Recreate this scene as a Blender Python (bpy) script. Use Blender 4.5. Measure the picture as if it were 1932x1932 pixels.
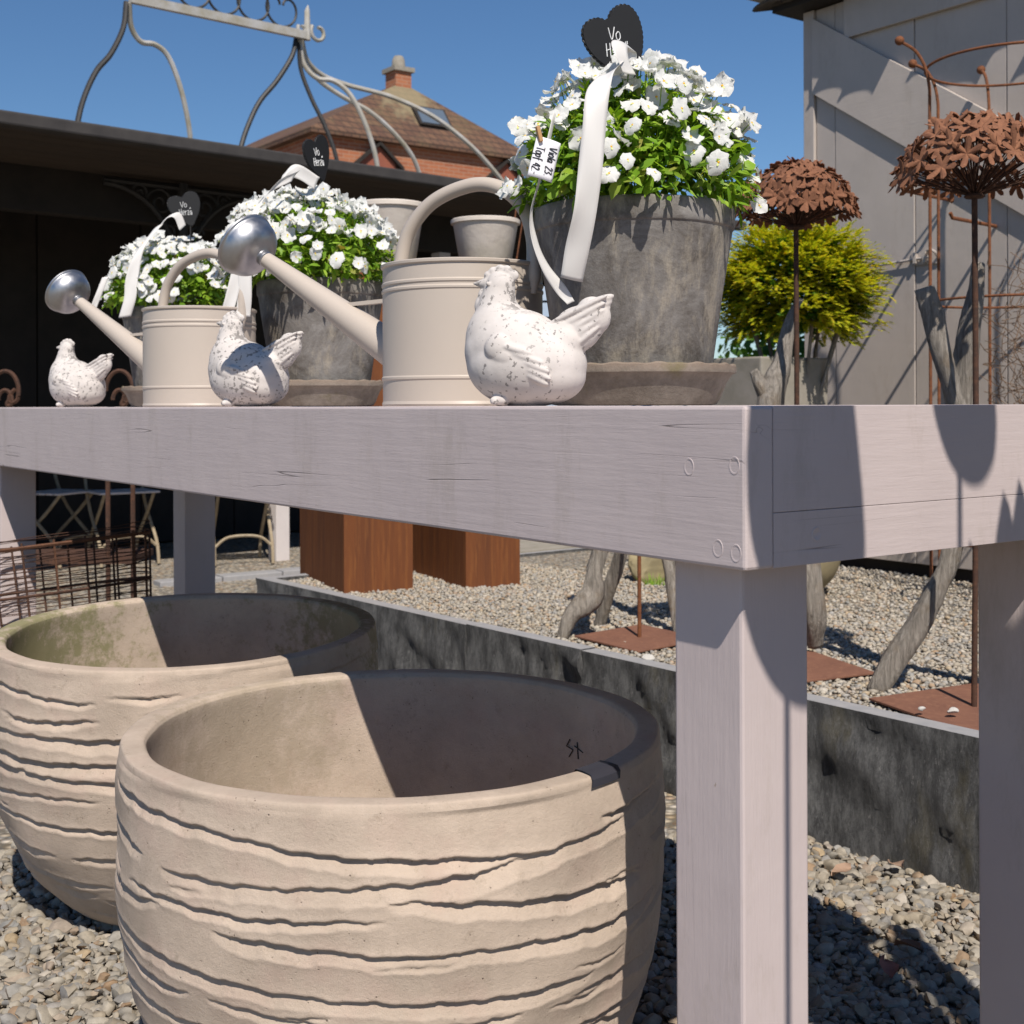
import bpy, bmesh, math, random
import numpy as np
from mathutils import Vector, Matrix, Euler, Quaternion
for o in list(bpy.data.objects): bpy.data.objects.remove(o)
rng = np.random.default_rng(7); random.seed(7)
scn = bpy.context.scene
col = scn.collection
# ------------------------------------------------------------------ camera, sky, sun, exposure
EYE = 1.11; F = 2406.0; HY = 764.0          # eye height (m), focal length and horizon row in photo units (1932 wide)
cam = bpy.data.cameras.new('camera'); camo = bpy.data.objects.new('camera', cam); col.objects.link(camo)
cam.sensor_width = 36; cam.lens = F / 1932 * 36
cam.shift_y = -(966 - HY) / 1932
cam.clip_start = 0.05; cam.clip_end = 3000
camo.location = (0, 0, EYE)
camo.rotation_euler = (Matrix.Rotation(math.pi / 2, 3, 'X') @ Matrix.Rotation(math.radians(-0.2), 3, 'Z')).to_euler()
cam.dof.use_dof = True; cam.dof.focus_distance = 1.95; cam.dof.aperture_fstop = 12
scn.camera = camo
SUN = Vector((0.161, -0.803, 1.0)).normalized()
world = bpy.data.worlds.new('World'); scn.world = world; world.use_nodes = True
wn = world.node_tree; wn.nodes.clear()
sky = wn.nodes.new('ShaderNodeTexSky'); sky.sky_type = 'NISHITA'; sky.sun_disc = False
sky.sun_elevation = math.asin(SUN.z); sky.sun_rotation = math.atan2(-SUN.x, SUN.y)
sky.altitude = 100; sky.air_density = 1.0; sky.dust_density = 0.0; sky.ozone_density = 7.0
bg = wn.nodes.new('ShaderNodeBackground'); bg.inputs['Strength'].default_value = 0.080
wo = wn.nodes.new('ShaderNodeOutputWorld')
hs0 = wn.nodes.new('ShaderNodeHueSaturation'); hs0.inputs['Saturation'].default_value = 1.07; wn.links.new(sky.outputs[0], hs0.inputs['Color']); wn.links.new(hs0.outputs[0], bg.inputs[0]); wn.links.new(bg.outputs[0], wo.inputs[0])
sl = bpy.data.lights.new('sun', 'SUN'); so = bpy.data.objects.new('sun', sl); col.objects.link(so)
sl.energy = 5.0; sl.angle = math.radians(0.53); sl.color = (1.0, 0.93, 0.84)
so.rotation_euler = SUN.to_track_quat('Z', 'Y').to_euler()
scn.view_settings.view_transform = 'Standard'; scn.view_settings.look = 'None'
scn.view_settings.exposure = 0.2; scn.view_settings.gamma = 1.0
scn.view_settings.use_curve_mapping = False
scn.cycles.max_bounces = 7; scn.cycles.diffuse_bounces = 3; scn.cycles.glossy_bounces = 3; scn.cycles.transmission_bounces = 4

# ------------------------------------------------------------------ helpers
def at(px, py, Z):
    return Vector(((px - 966) / F * Z, Z, EYE + (HY - py) / F * Z))
def onz(px, py, z):
    return at(px, py, F * (EYE - z) / (py - HY))
def unit(v):
    v = np.asarray(v, float); return v / (np.linalg.norm(v) + 1e-12)
def cr(pts, n=8, closed=False):
    P = [np.asarray(p, float) for p in pts]
    if closed: P = [P[-1]] + P + [P[0], P[1]]
    else: P = [2 * P[0] - P[1]] + P + [2 * P[-1] - P[-2]]
    out = []
    for i in range(1, len(P) - 2):
        for k in range(n):
            t = k / n
            a, b, c, d = P[i - 1], P[i], P[i + 1], P[i + 2]
            out.append(0.5 * ((2 * b) + (-a + c) * t + (2 * a - 5 * b + 4 * c - d) * t * t + (-a + 3 * b - 3 * c + d) * t ** 3))
    if not closed: out.append(P[-2])
    return out
class MB:
    def __init__(s): s.v = []; s.f = []; s.m = []; s.n = 0
    def add(s, v, f, mi=0):
        v = np.asarray(v, float); s.v.append(v)
        s.f += [tuple(int(i) + s.n for i in q) for q in f]; s.m += [mi] * len(f); s.n += len(v); return s
    def box(s, a, b, mi=0, M=None):
        x0, y0, z0 = a; x1, y1, z1 = b
        v = np.array([(x0,y0,z0),(x1,y0,z0),(x1,y1,z0),(x0,y1,z0),(x0,y0,z1),(x1,y0,z1),(x1,y1,z1),(x0,y1,z1)], float)
        if M is not None: v = np.array([M @ Vector(p) for p in v])
        return s.add(v, [(0,3,2,1),(4,5,6,7),(0,1,5,4),(1,2,6,5),(2,3,7,6),(3,0,4,7)], mi)
    def tube(s, pts, r, n=8, mi=0, closed=False, cap=True, flat=None):
        P = np.array([np.asarray(p, float) for p in pts]); k = len(P)
        r = np.broadcast_to(np.asarray(r, float), (k,))
        T = np.gradient(P, axis=0) if not closed else np.roll(P, -1, 0) - np.roll(P, 1, 0)
        T /= np.linalg.norm(T, axis=1, keepdims=True) + 1e-12
        u = np.cross(T[0], (0, 0, 1.0))
        if np.linalg.norm(u) < 0.05: u = np.cross(T[0], (0, 1.0, 0))
        u = unit(u); V = []
        a = np.arange(n) * 2 * math.pi / n
        for i in range(k):
            u = unit(u - T[i] * np.dot(u, T[i])); w = np.cross(T[i], u)
            fl = 1.0 if flat is None else flat
            V.append(P[i] + r[i] * (np.cos(a)[:, None] * u + fl * np.sin(a)[:, None] * w))
        V = np.concatenate(V); Fc = []
        for i in range(k if closed else k - 1):
            j = (i + 1) % k
            for q in range(n):
                Fc.append((i*n+q, i*n+(q+1)%n, j*n+(q+1)%n, j*n+q))
        if cap and not closed:
            Fc.append(tuple(range(n-1, -1, -1))); Fc.append(tuple((k-1)*n + q for q in range(n)))
        return s.add(V, Fc, mi)
    def lathe(s, prof, n=48, mi=0, closed=False, M=None):
        a = np.arange(n) * 2 * math.pi / n; V = []
        for r, z in prof: V.append(np.stack([r*np.cos(a), r*np.sin(a), np.full(n, z)], 1))
        V = np.concatenate(V); k = len(prof); Fc = []
        for i in range(k if closed else k - 1):
            j = (i + 1) % k
            for q in range(n): Fc.append((i*n+q, i*n+(q+1)%n, j*n+(q+1)%n, j*n+q))
        if M is not None: V = np.array([M @ Vector(p) for p in V])
        return s.add(V, Fc, mi)
    def ell(s, c, r, n=16, m=10, M=None, mi=0):
        V = [(0,0,1)]
        for i in range(1, m):
            t = math.pi * i / m
            for q in range(n): V.append((math.sin(t)*math.cos(2*math.pi*q/n), math.sin(t)*math.sin(2*math.pi*q/n), math.cos(t)))
        V.append((0,0,-1)); V = np.array(V) * np.asarray(r, float)
        if M is not None: V = np.array([M @ Vector(p) for p in V])
        V = V + np.asarray(c, float); Fc = []
        for q in range(n): Fc.append((0, 1+q, 1+(q+1)%n))
        for i in range(m-2):
            for q in range(n): Fc.append((1+i*n+q, 1+(i+1)*n+q, 1+(i+1)*n+(q+1)%n, 1+i*n+(q+1)%n))
        e = len(V)-1; b = 1+(m-2)*n
        for q in range(n): Fc.append((e, b+(q+1)%n, b+q))
        return s.add(V, Fc, mi)
    def grid(s, P, mi=0, wrap=False):
        P = np.asarray(P, float); a, b = P.shape[:2]; Fc = []
        for i in range(a-1):
            for j in range(b if wrap else b-1):
                k = (j+1) % b; Fc.append((i*b+j, i*b+k, (i+1)*b+k, (i+1)*b+j))
        return s.add(P.reshape(-1, 3), Fc, mi)
    def mesh(s, name, mats, smooth=True, sharp=40):
        me = bpy.data.meshes.new(name)
        V = np.concatenate(s.v) if s.v else np.zeros((0,3))
        me.from_pydata(V.tolist(), [], s.f)
        for m in (mats if isinstance(mats, (list, tuple)) else [mats]): me.materials.append(m)
        if any(s.m): me.polygons.foreach_set('material_index', s.m)
        if smooth:
            me.polygons.foreach_set('use_smooth', [True]*len(me.polygons))
            if sharp: me.set_sharp_from_angle(angle=math.radians(sharp))
        me.update(); return me
    def build(s, name, mats, parent=None, smooth=True, sharp=40, bevel=0, loc=None):
        o = bpy.data.objects.new(name, s.mesh(name, mats, smooth, sharp)); col.objects.link(o)
        if parent is not None: o.parent = parent
        if loc is not None: o.location = loc
        if bevel:
            b = o.modifiers.new('bevel', 'BEVEL'); b.width = bevel; b.segments = 2; b.limit_method = 'ANGLE'; b.angle_limit = math.radians(40)
        return o
def raw(name, V, Fc, mats, parent=None, smooth=True, sharp=None):
    return MB().add(V, Fc).build(name, mats, parent, smooth, sharp)
def tag(o, label, cat, group=None, kind=None):
    o['label'] = label; o['category'] = cat
    if group: o['group'] = group
    if kind: o['kind'] = kind
    return o
def struct(o, label=None):
    o['kind'] = 'structure'
    if label: o['label'] = label
    return o
def thing(name, label, cat, loc=(0,0,0), rotz=0, group=None):
    o = bpy.data.objects.new(name, None); col.objects.link(o); o.empty_display_size = 0.05
    o.location = loc; o.rotation_euler = (0, 0, rotz)
    return tag(o, label, cat, group)
def copy_tree(o, parent=None):
    c = o.copy(); col.objects.link(c); c.parent = parent
    for ch in [x for x in o.children]: copy_tree(ch, c)
    return c

# ------------------------------------------------------------------ materials
class NT:
    def __init__(s, name):
        s.mat = bpy.data.materials.new(name); s.mat.use_nodes = True; s.t = s.mat.node_tree
        s.b = s.t.nodes['Principled BSDF']; s.co = s.n('ShaderNodeTexCoord').outputs['Object']
    def n(s, t, **k):
        x = s.t.nodes.new(t)
        for a, v in k.items(): setattr(x, a, v)
        return x
    def l(s, a, b): s.t.links.new(a, b)
    def mapped(s, scale=(1,1,1)):
        m = s.n('ShaderNodeMapping'); m.inputs['Scale'].default_value = scale; s.l(s.co, m.inputs[0]); return m.outputs[0]
    def noise(s, scale, detail=6, rough=0.6, vec=None, dist=0):
        x = s.n('ShaderNodeTexNoise'); x.inputs['Scale'].default_value = scale; x.inputs['Detail'].default_value = detail
        x.inputs['Roughness'].default_value = rough; x.inputs['Distortion'].default_value = dist
        s.l(vec if vec is not None else s.co, x.inputs['Vector']); return x.outputs['Fac']
    def vor(s, scale, vec=None, feature='F1'):
        x = s.n('ShaderNodeTexVoronoi', feature=feature); x.inputs['Scale'].default_value = scale
        s.l(vec if vec is not None else s.co, x.inputs['Vector']); return x
    def ramp(s, fac, stops):
        x = s.n('ShaderNodeValToRGB'); e = x.color_ramp.elements
        while len(e) < len(stops): e.new(0.5)
        for q, (p, c) in zip(e, stops):
            q.position = p; q.color = (c, c, c, 1) if not isinstance(c, (tuple, list)) else (*c, 1)
        s.l(fac, x.inputs[0]); return x.outputs[0]
    def mix(s, fac, a, b, mode='MIX'):
        x = s.n('ShaderNodeMix', data_type='RGBA', blend_type=mode)
        for sock, v in ((x.inputs[0], fac), (x.inputs[6], a), (x.inputs[7], b)):
            if isinstance(v, (int, float)): sock.default_value = v
            elif isinstance(v, tuple): sock.default_value = (*v, 1)
            else: s.l(v, sock)
        return x.outputs[2]
    def math(s, op, a, b=0.0):
        x = s.n('ShaderNodeMath', operation=op)
        for sock, v in ((x.inputs[0], a), (x.inputs[1], b)):
            if isinstance(v, (int, float)): sock.default_value = v
            else: s.l(v, sock)
        return x.outputs[0]
    def bump(s, h, strength=0.3, dist=0.002, prev=None):
        x = s.n('ShaderNodeBump'); x.inputs['Strength'].default_value = strength; x.inputs['Distance'].default_value = dist
        s.l(h, x.inputs['Height'])
        if prev is not None: s.l(prev, x.inputs['Normal'])
        s.l(x.outputs[0], s.b.inputs['Normal']); return x.outputs[0]
    def color(s, c):
        if isinstance(c, tuple): s.b.inputs['Base Color'].default_value = (*c, 1)
        else: s.l(c, s.b.inputs['Base Color'])
    def set(s, rough=0.7, metal=0.0, spec=0.4):
        s.b.inputs['Roughness'].default_value = rough; s.b.inputs['Metallic'].default_value = metal
        s.b.inputs['Specular IOR Level'].default_value = spec; return s
def simple(name, c1, c2=None, scale=15, rough=0.7, bump=0.25, bscale=80, bdist=0.002, metal=0, spec=0.35, vec=None, detail=6):
    m = NT(name); m.set(rough, metal, spec); v = m.mapped(vec) if vec else None
    if c2 is None: m.color(c1)
    else: m.color(m.mix(m.ramp(m.noise(scale, detail, vec=v), [(0.32, 0.0), (0.68, 1.0)]), c1, c2))
    if bump: m.bump(m.noise(bscale, 5, vec=v), bump, bdist)
    return m.mat
def paint_wood(name, c1, c2, axis, rough=0.5, cracks=True):
    m = NT(name); m.set(rough, 0, 0.35)
    sc = {'x': (0.05, 1, 1), 'y': (1, 0.05, 1), 'z': (1, 1, 0.05)}[axis]
    g = m.noise(95, 5, 0.65, m.mapped(sc), 0.4); g2 = m.noise(300, 3, 0.6, m.mapped(tuple(min(1, q*2.4) for q in sc)))
    big = m.noise(5, 4, 0.6)
    c = m.mix(m.ramp(big, [(0.3, 0.0), (0.7, 1.0)]), c1, c2)
    dirt = m.ramp(m.noise(7, 8, 0.8, m.mapped((1, 1, 0.30))), [(0.52, 0.0), (0.70, 0.42)])
    c = m.mix(dirt, c, (0.30, 0.25, 0.20))
    h = m.math('ADD', m.math('MULTIPLY', g, 0.75), m.math('MULTIPLY', g2, 0.25))
    if cracks:
        ck = m.noise(16, 2, 0.4, m.mapped({'x': (0.06, 1, 2.2), 'y': (1, 0.06, 2.2), 'z': (2, 2, 0.05)}[axis]))
        ln = m.ramp(m.math('ABSOLUTE', m.math('SUBTRACT', ck, 0.55)), [(0.0, 1.0), (0.005, 0.0)])
        gate = m.ramp(m.noise(4.2, 2, 0.5, m.mapped({'x': (0.5, 1, 3), 'y': (1, 0.5, 3), 'z': (3, 3, 0.5)}[axis])), [(0.555, 0.0), (0.60, 1.0)])
        ln = m.math('MULTIPLY', ln, gate)
        c = m.mix(m.math('MULTIPLY', ln, 0.75), c, (0.10, 0.08, 0.07))
        h = m.math('SUBTRACT', h, m.math('MULTIPLY', ln, 1.2))
    wv_ = m.noise(14, 3, 0.5); chip = m.ramp(m.noise(38, 6, 0.7), [(0.70, 0.0), (0.715, 0.8)]); c = m.mix(chip, c, (0.30, 0.24, 0.19)); h = m.math('SUBTRACT', m.math('ADD', h, m.math('MULTIPLY', wv_, 1.3)), m.math('MULTIPLY', chip, 0.5))
    m.color(c); m.bump(h, 0.34, 0.0022); return m.mat
def rust(name, c1=(0.20, 0.075, 0.032), c2=(0.10, 0.042, 0.024), c3=(0.30, 0.12, 0.05), scale=30, rough=0.85, vec=(1,1,1)):
    m = NT(name); m.set(rough, 0.0, 0.2); v = m.mapped(vec)
    a = m.ramp(m.noise(scale, 8, 0.7, v), [(0.35, 0.0), (0.65, 1.0)]); b = m.ramp(m.noise(scale*4.3, 4, 0.7, v), [(0.5, 0.0), (0.75, 0.8)])
    m.color(m.mix(b, m.mix(a, c1, c2), c3)); m.bump(m.noise(scale*8, 4, 0.7), 0.3, 0.001); return m.mat
def leafmat(name, stops, trans=0.45, rough=0.5):
    m = NT(name); m.set(rough, 0, 0.35)
    g = m.n('ShaderNodeNewGeometry'); c = m.ramp(g.outputs['Random Per Island'], stops)
    m.color(c)
    t = m.n('ShaderNodeBsdfTranslucent'); m.l(m.mix(1.0, c, (1.25, 1.2, 0.6), 'MULTIPLY'), t.inputs[0])
    mx = m.n('ShaderNodeMixShader'); mx.inputs[0].default_value = trans
    m.l(m.b.outputs[0], mx.inputs[1]); m.l(t.outputs[0], mx.inputs[2])
    m.l(mx.outputs[0], m.t.nodes['Material Output'].inputs[0]); return m.mat
def pebblemat(name, stops, nscale=60):
    m = NT(name); m.set(0.75, 0, 0.3)
    g = m.n('ShaderNodeNewGeometry'); c = m.ramp(g.outputs['Random Per Island'], stops)
    n = m.ramp(m.noise(nscale, 6, 0.7), [(0.3, 0.72), (0.7, 1.12)])
    m.color(m.mix(1.0, c, n, 'MULTIPLY')); m.bump(m.noise(nscale*5, 4), 0.25, 0.0012); return m.mat

PT1, PT2 = (0.475, 0.405, 0.397), (0.51, 0.436, 0.424)
m_ty = paint_wood('painted wood long', PT1, PT2, 'y'); m_tx = paint_wood('painted wood short', PT1, PT2, 'x'); m_tz = paint_wood('painted wood post', PT1, PT2, 'z', cracks=False)
m_post = simple('white painted post', (0.62, 0.57, 0.55), (0.56, 0.51, 0.5), 6, 0.6)
def clay_mat(name, moss):
    m = NT(name); m.set(0.88, 0, 0.15)
    a = m.ramp(m.noise(8, 7, 0.72), [(0.36, 0.0), (0.66, 1.0)]); c = m.mix(a, (0.50, 0.405, 0.325), (0.39, 0.315, 0.25))
    pk = m.ramp(m.noise(9, 4), [(0.52, 0.0), (0.7, 0.5)]); c = m.mix(pk, c, (0.45, 0.33, 0.27))
    st = m.ramp(m.noise(30, 6, 0.85), [(0.56, 0.0), (0.72, 0.6)]); c = m.mix(st, c, (0.24, 0.19, 0.14))
    pit = m.ramp(m.vor(95).outputs['Distance'], [(0.05, 1.0), (0.14, 0.0)]); gate = m.ramp(m.noise(30, 3), [(0.52, 0.0), (0.6, 1.0)])
    pit = m.math('MULTIPLY', pit, gate); c = m.mix(m.math('MULTIPLY', pit, 0.7), c, (0.12, 0.09, 0.07))
    for P, R, colr, k in moss:
        d = m.n('ShaderNodeVectorMath', operation='DISTANCE'); m.l(m.co, d.inputs[0]); d.inputs[1].default_value = P
        w = m.math('ADD', m.math('DIVIDE', d.outputs['Value'], R), m.math('MULTIPLY', m.math('SUBTRACT', m.noise(24, 6, 0.8), 0.5), 3.6))
        c = m.mix(m.math('MULTIPLY', m.ramp(w, [(0.45, 1.0), (1.0, 0.0)]), k), c, colr)
    m.color(c)
    h = m.math('SUBTRACT', m.math('ADD', m.math('MULTIPLY', m.noise(70, 4, 0.6), 0.25), m.math('MULTIPLY', m.noise(230, 5, 0.85), 0.55)), m.math('MULTIPLY', pit, 0.8))
    m.bump(h, 0.65, 0.0042); return m.mat
m_pot = None
def grey_pot():
    m = NT('weathered grey clay'); m.set(0.8, 0, 0.2)
    a = m.ramp(m.noise(9, 7, 0.75, dist=0.6), [(0.38, 0.0), (0.64, 1.0)]); c = m.mix(a, (0.092, 0.080, 0.070), (0.225, 0.212, 0.20))
    b = m.ramp(m.noise(16, 8, 0.75, m.mapped((1, 1, 0.35))), [(0.5, 0.0), (0.66, 0.85)]); c = m.mix(b, c, (0.33, 0.29, 0.23))
    d = m.ramp(m.noise(24, 6, 0.8), [(0.6, 0.0), (0.75, 0.7)]); c = m.mix(d, c, (0.06, 0.05, 0.045))
    e = m.ramp(m.noise(3.5, 5), [(0.55, 0.0), (0.7, 0.25)]); c = m.mix(e, c, (0.20, 0.15, 0.10))
    m.color(c); m.bump(m.math('ADD', m.noise(28, 8, 0.75), m.math('MULTIPLY', m.noise(150, 4), 0.5)), 0.5, 0.004); return m.mat
m_pot = grey_pot()
def saucer_mat():
    m = NT('stained clay saucer'); m.set(0.85, 0, 0.2)
    a = m.ramp(m.noise(10, 9, 0.75), [(0.3, 0.0), (0.7, 1.0)]); c = m.mix(a, (0.13, 0.11, 0.09), (0.33, 0.29, 0.25))
    sep = m.n('ShaderNodeSeparateXYZ'); m.l(m.co, sep.inputs[0])
    rim = m.ramp(m.math('ADD', sep.outputs[2], m.math('MULTIPLY', m.noise(20, 5), 0.02)), [(0.060, 0.0), (0.075, 0.5)])
    c = m.mix(rim, c, (0.20, 0.135, 0.095)); gr = m.ramp(m.noise(13, 7), [(0.58, 0.0), (0.7, 0.55)]); c = m.mix(gr, c, (0.15, 0.13, 0.05))
    m.color(c); m.bump(m.noise(60, 8, 0.75), 0.6, 0.004); return m.mat
m_saucer = saucer_mat()
def hen_mat(name, seed, am=0.0):
    m = NT(name); m.set(0.85, 0, 0.2)
    mp = m.n('ShaderNodeMapping'); mp.inputs['Location'].default_value = (seed, seed*0.7, 0); m.l(m.co, mp.inputs[0]); v = mp.outputs[0]
    a = m.ramp(m.noise(14, 6, 0.6, v), [(0.3, 0.0), (0.7, 1.0)]); c = m.mix(a, (0.62, 0.575, 0.545), (0.50, 0.46, 0.43))
    sp = m.ramp(m.noise(125, 4, 0.55, v), [(0.60-am, 0.0), (0.62-am, 1.0)]); gate = m.ramp(m.noise(17, 3, 0.5, v), [(0.40-2*am, 0.0), (0.52-2*am, 1.0)])
    big = m.ramp(m.noise(70, 5, 0.6, v), [(0.53, 0.0), (0.55, 1.0)])
    dist = m.n('ShaderNodeVectorMath', operation='DISTANCE'); m.l(m.co, dist.inputs[0]); dist.inputs[1].default_value = (0.025, 0, 0.162)
    near = m.ramp(dist.outputs['Value'], [(0.022, 1.0), (0.046, 0.0)])
    k = m.math('MAXIMUM', m.math('MULTIPLY', sp, gate), m.math('MULTIPLY', big, near))
    c = m.mix(m.math('MULTIPLY', k, 0.85), c, (0.19, 0.175, 0.165)); m.color(c)
    m.bump(m.math('SUBTRACT', m.noise(60, 6, 0.65, v), m.math('MULTIPLY', k, 0.5)), 0.28, 0.0022); return m.mat
m_can = simple('beige enamel', (0.47, 0.405, 0.345), (0.445, 0.385, 0.33), 4, 0.42, 0.06, 30, 0.002, 0, 0.45)
def zinc_mat():
    m = NT('galvanised metal'); m.set(0.3, 1.0, 0.5)
    m.color(m.mix(m.ramp(m.noise(25, 6), [(0.3, 0.0), (0.7, 1.0)]), (0.47, 0.47, 0.48), (0.38, 0.38, 0.40)))
    m.l(m.ramp(m.noise(60, 5), [(0.3, 0.34), (0.7, 0.50)]), m.b.inputs['Roughness']); m.bump(m.noise(9, 3), 0.05, 0.004); return m.mat
m_zinc = zinc_mat()
m_soil = simple('dark soil', (0.025, 0.018, 0.012), (0.05, 0.035, 0.025), 60, 0.95, 0.8, 90, 0.006)
m_petal = None
def petal_mat():
    m = NT('white petal'); m.set(0.6, 0, 0.25); m.color((0.72, 0.72, 0.71))
    t = m.n('ShaderNodeBsdfTranslucent'); t.inputs[0].default_value = (0.85, 0.86, 0.78, 1)
    mx = m.n('ShaderNodeMixShader'); mx.inputs[0].default_value = 0.3
    m.l(m.b.outputs[0], mx.inputs[1]); m.l(t.outputs[0], mx.inputs[2]); m.l(mx.outputs[0], m.t.nodes['Material Output'].inputs[0]); return m.mat
m_petal = petal_mat(); m_eye = simple('yellow flower eye', (0.75, 0.42, 0.02), None, bump=0); m_bud = simple('pale green throat', (0.62, 0.68, 0.25), None, bump=0)
m_leaf = leafmat('viola leaf', [(0.0, (0.11, 0.23, 0.015)), (0.45, (0.21, 0.38, 0.028)), (0.85, (0.33, 0.49, 0.05)), (0.97, (0.28, 0.36, 0.06)), (1.0, (0.32, 0.24, 0.06))])
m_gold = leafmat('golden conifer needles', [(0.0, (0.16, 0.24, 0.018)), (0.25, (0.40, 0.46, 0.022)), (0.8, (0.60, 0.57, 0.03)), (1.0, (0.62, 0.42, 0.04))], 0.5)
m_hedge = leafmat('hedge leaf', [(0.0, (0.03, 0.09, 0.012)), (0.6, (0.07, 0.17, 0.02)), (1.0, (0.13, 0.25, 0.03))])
m_slate = simple('black board', (0.012, 0.012, 0.013), None, rough=0.6, bump=0.1); m_chalk = simple('chalk white ink', (0.8, 0.8, 0.8), None, bump=0)
m_ink = simple('black ink', (0.015, 0.015, 0.02), None, bump=0)
m_paper = simple('white paper tag', (0.78, 0.77, 0.8), None, bump=0.05, rough=0.6)
def ribbon_mat():
    m = NT('cream satin ribbon'); m.set(0.38, 0, 0.4); m.color((0.62, 0.60, 0.575)); m.b.inputs['Sheen Weight'].default_value = 0.15
    m.bump(m.noise(400, 2, 0.5, m.mapped((1, 1, 0.1))), 0.08, 0.0005); return m.mat
m_rib = ribbon_mat()
m_rust = rust('rusted steel'); m_rustdark = rust('dark rusted iron', (0.085, 0.042, 0.028), (0.045, 0.028, 0.022), (0.14, 0.065, 0.035))
m_rustflower = rust('rusted flower steel', (0.25, 0.112, 0.062), (0.155, 0.068, 0.040), (0.33, 0.155, 0.078), 40)
m_corten = rust('corten plate', (0.17, 0.058, 0.020), (0.11, 0.040, 0.018), (0.24, 0.092, 0.028), 16, 0.75, (1, 1, 0.06))
m_iron = simple('black iron', (0.02, 0.02, 0.021), (0.035, 0.032, 0.03), 20, 0.55, 0.2)
m_gal = simple('weathered grey tube', (0.42, 0.41, 0.40), (0.30, 0.27, 0.20), 6, 0.5, 0.2)
m_pale = None
def pale_pot():
    m = NT('pale lime-washed clay'); m.set(0.85, 0, 0.2)
    a = m.ramp(m.noise(9, 7, 0.7), [(0.3, 0.0), (0.7, 1.0)]); c = m.mix(a, (0.70, 0.63, 0.56), (0.58, 0.51, 0.44))
    sep = m.n('ShaderNodeSeparateXYZ'); m.l(m.co, sep.inputs[0])
    d = m.ramp(m.math('ADD', sep.outputs[2], m.math('MULTIPLY', m.noise(12, 6), 0.2)), [(0.10, 0.6), (0.24, 0.0)])
    c = m.mix(d, c, (0.26, 0.24, 0.14)); m.color(c); m.bump(m.noise(40, 7), 0.4, 0.004); return m.mat
m_pale = pale_pot()
def driftwood():
    m = NT('grey driftwood'); m.set(0.9, 0, 0.15); v = m.mapped((1, 1, 0.12))
    g = m.noise(90, 8, 0.75, v, 0.6); c = m.mix(m.ramp(g, [(0.3, 0.0), (0.7, 1.0)]), (0.11, 0.095, 0.078), (0.43, 0.385, 0.335))
    c = m.mix(m.ramp(m.noise(18, 5), [(0.55, 0.0), (0.7, 0.5)]), c, (0.20, 0.14, 0.08)); m.color(c); m.bump(g, 1.0, 0.012); return m.mat
m_drift = driftwood()
def stone_mat():
    m = NT('split granite'); m.set(0.7, 0, 0.4); v = m.mapped((1, 1, 0.3))
    a = m.ramp(m.noise(28, 7, 0.8, v), [(0.42, 0.0), (0.62, 1.0)]); c = m.mix(a, (0.055, 0.055, 0.057), (0.165, 0.165, 0.165))
    c = m.mix(m.ramp(m.noise(120, 5, 0.8, v), [(0.58, 0.0), (0.70, 0.7)]), c, (0.34, 0.33, 0.32))
    o = m.ramp(m.noise(6, 6, 0.7, m.mapped((1, 1, 0.45))), [(0.57, 0.0), (0.70, 0.45)]); c = m.mix(o, c, (0.11, 0.088, 0.03))
    m.color(c); m.bump(m.noise(75, 7, 0.88, v), 1.0, 0.016); return m.mat
m_stone = stone_mat()
m_sawn = simple('sawn granite top', (0.26, 0.26, 0.27), (0.32, 0.31, 0.31), 30, 0.7, 0.3, 200)
m_shed = paint_wood('grey painted boards', (0.40, 0.352, 0.315), (0.44, 0.385, 0.345), 'z', 0.6, False)
m_shedb = paint_wood('grey painted brace', (0.40, 0.352, 0.315), (0.44, 0.385, 0.345), 'x', 0.6, False)
m_tile = simple('mossy dark roof tile', (0.06, 0.05, 0.04), (0.11, 0.09, 0.07), 25, 0.9, 0.5)
m_dark = simple('dark stained timber', (0.03, 0.024, 0.02), (0.018, 0.015, 0.013), 6, 0.8, 0.2)
m_soffit = simple('brown soffit board', (0.06, 0.044, 0.032), (0.042, 0.032, 0.025), 3, 0.75, 0.2, vec=(0.1, 1, 1))
m_felt = simple('dark roof felt edge', (0.055, 0.05, 0.048), (0.035, 0.032, 0.032), 8, 0.85, 0.3)
m_conc = simple('concrete', (0.30, 0.27, 0.23), (0.22, 0.20, 0.16), 12, 0.9, 0.4)
m_yst = simple('yellow limestone', (0.34, 0.28, 0.16), (0.24, 0.20, 0.12), 8, 0.9, 0.5)
PEB = [(0.0, (0.34, 0.30, 0.245)), (0.16, (0.42, 0.385, 0.33)), (0.30, (0.27, 0.25, 0.22)), (0.44, (0.37, 0.32, 0.25)), (0.56, (0.21, 0.20, 0.19)), (0.66, (0.34, 0.33, 0.32)), (0.76, (0.30, 0.20, 0.12)), (0.84, (0.46, 0.42, 0.37)), (0.92, (0.24, 0.24, 0.235)), (1.0, (0.40, 0.31, 0.20))]
PEB = [(p, (c[0]*0.84, c[1]*0.82, c[2]*0.78)) for p, c in PEB]
m_peb = pebblemat('river pebbles', PEB)
PEB2 = [(p, tuple(min(0.62, q*1.22 + 0.02) for q in c)) for p, c in PEB]
m_peb2 = pebblemat('pale gravel', PEB2, 90)
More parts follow.
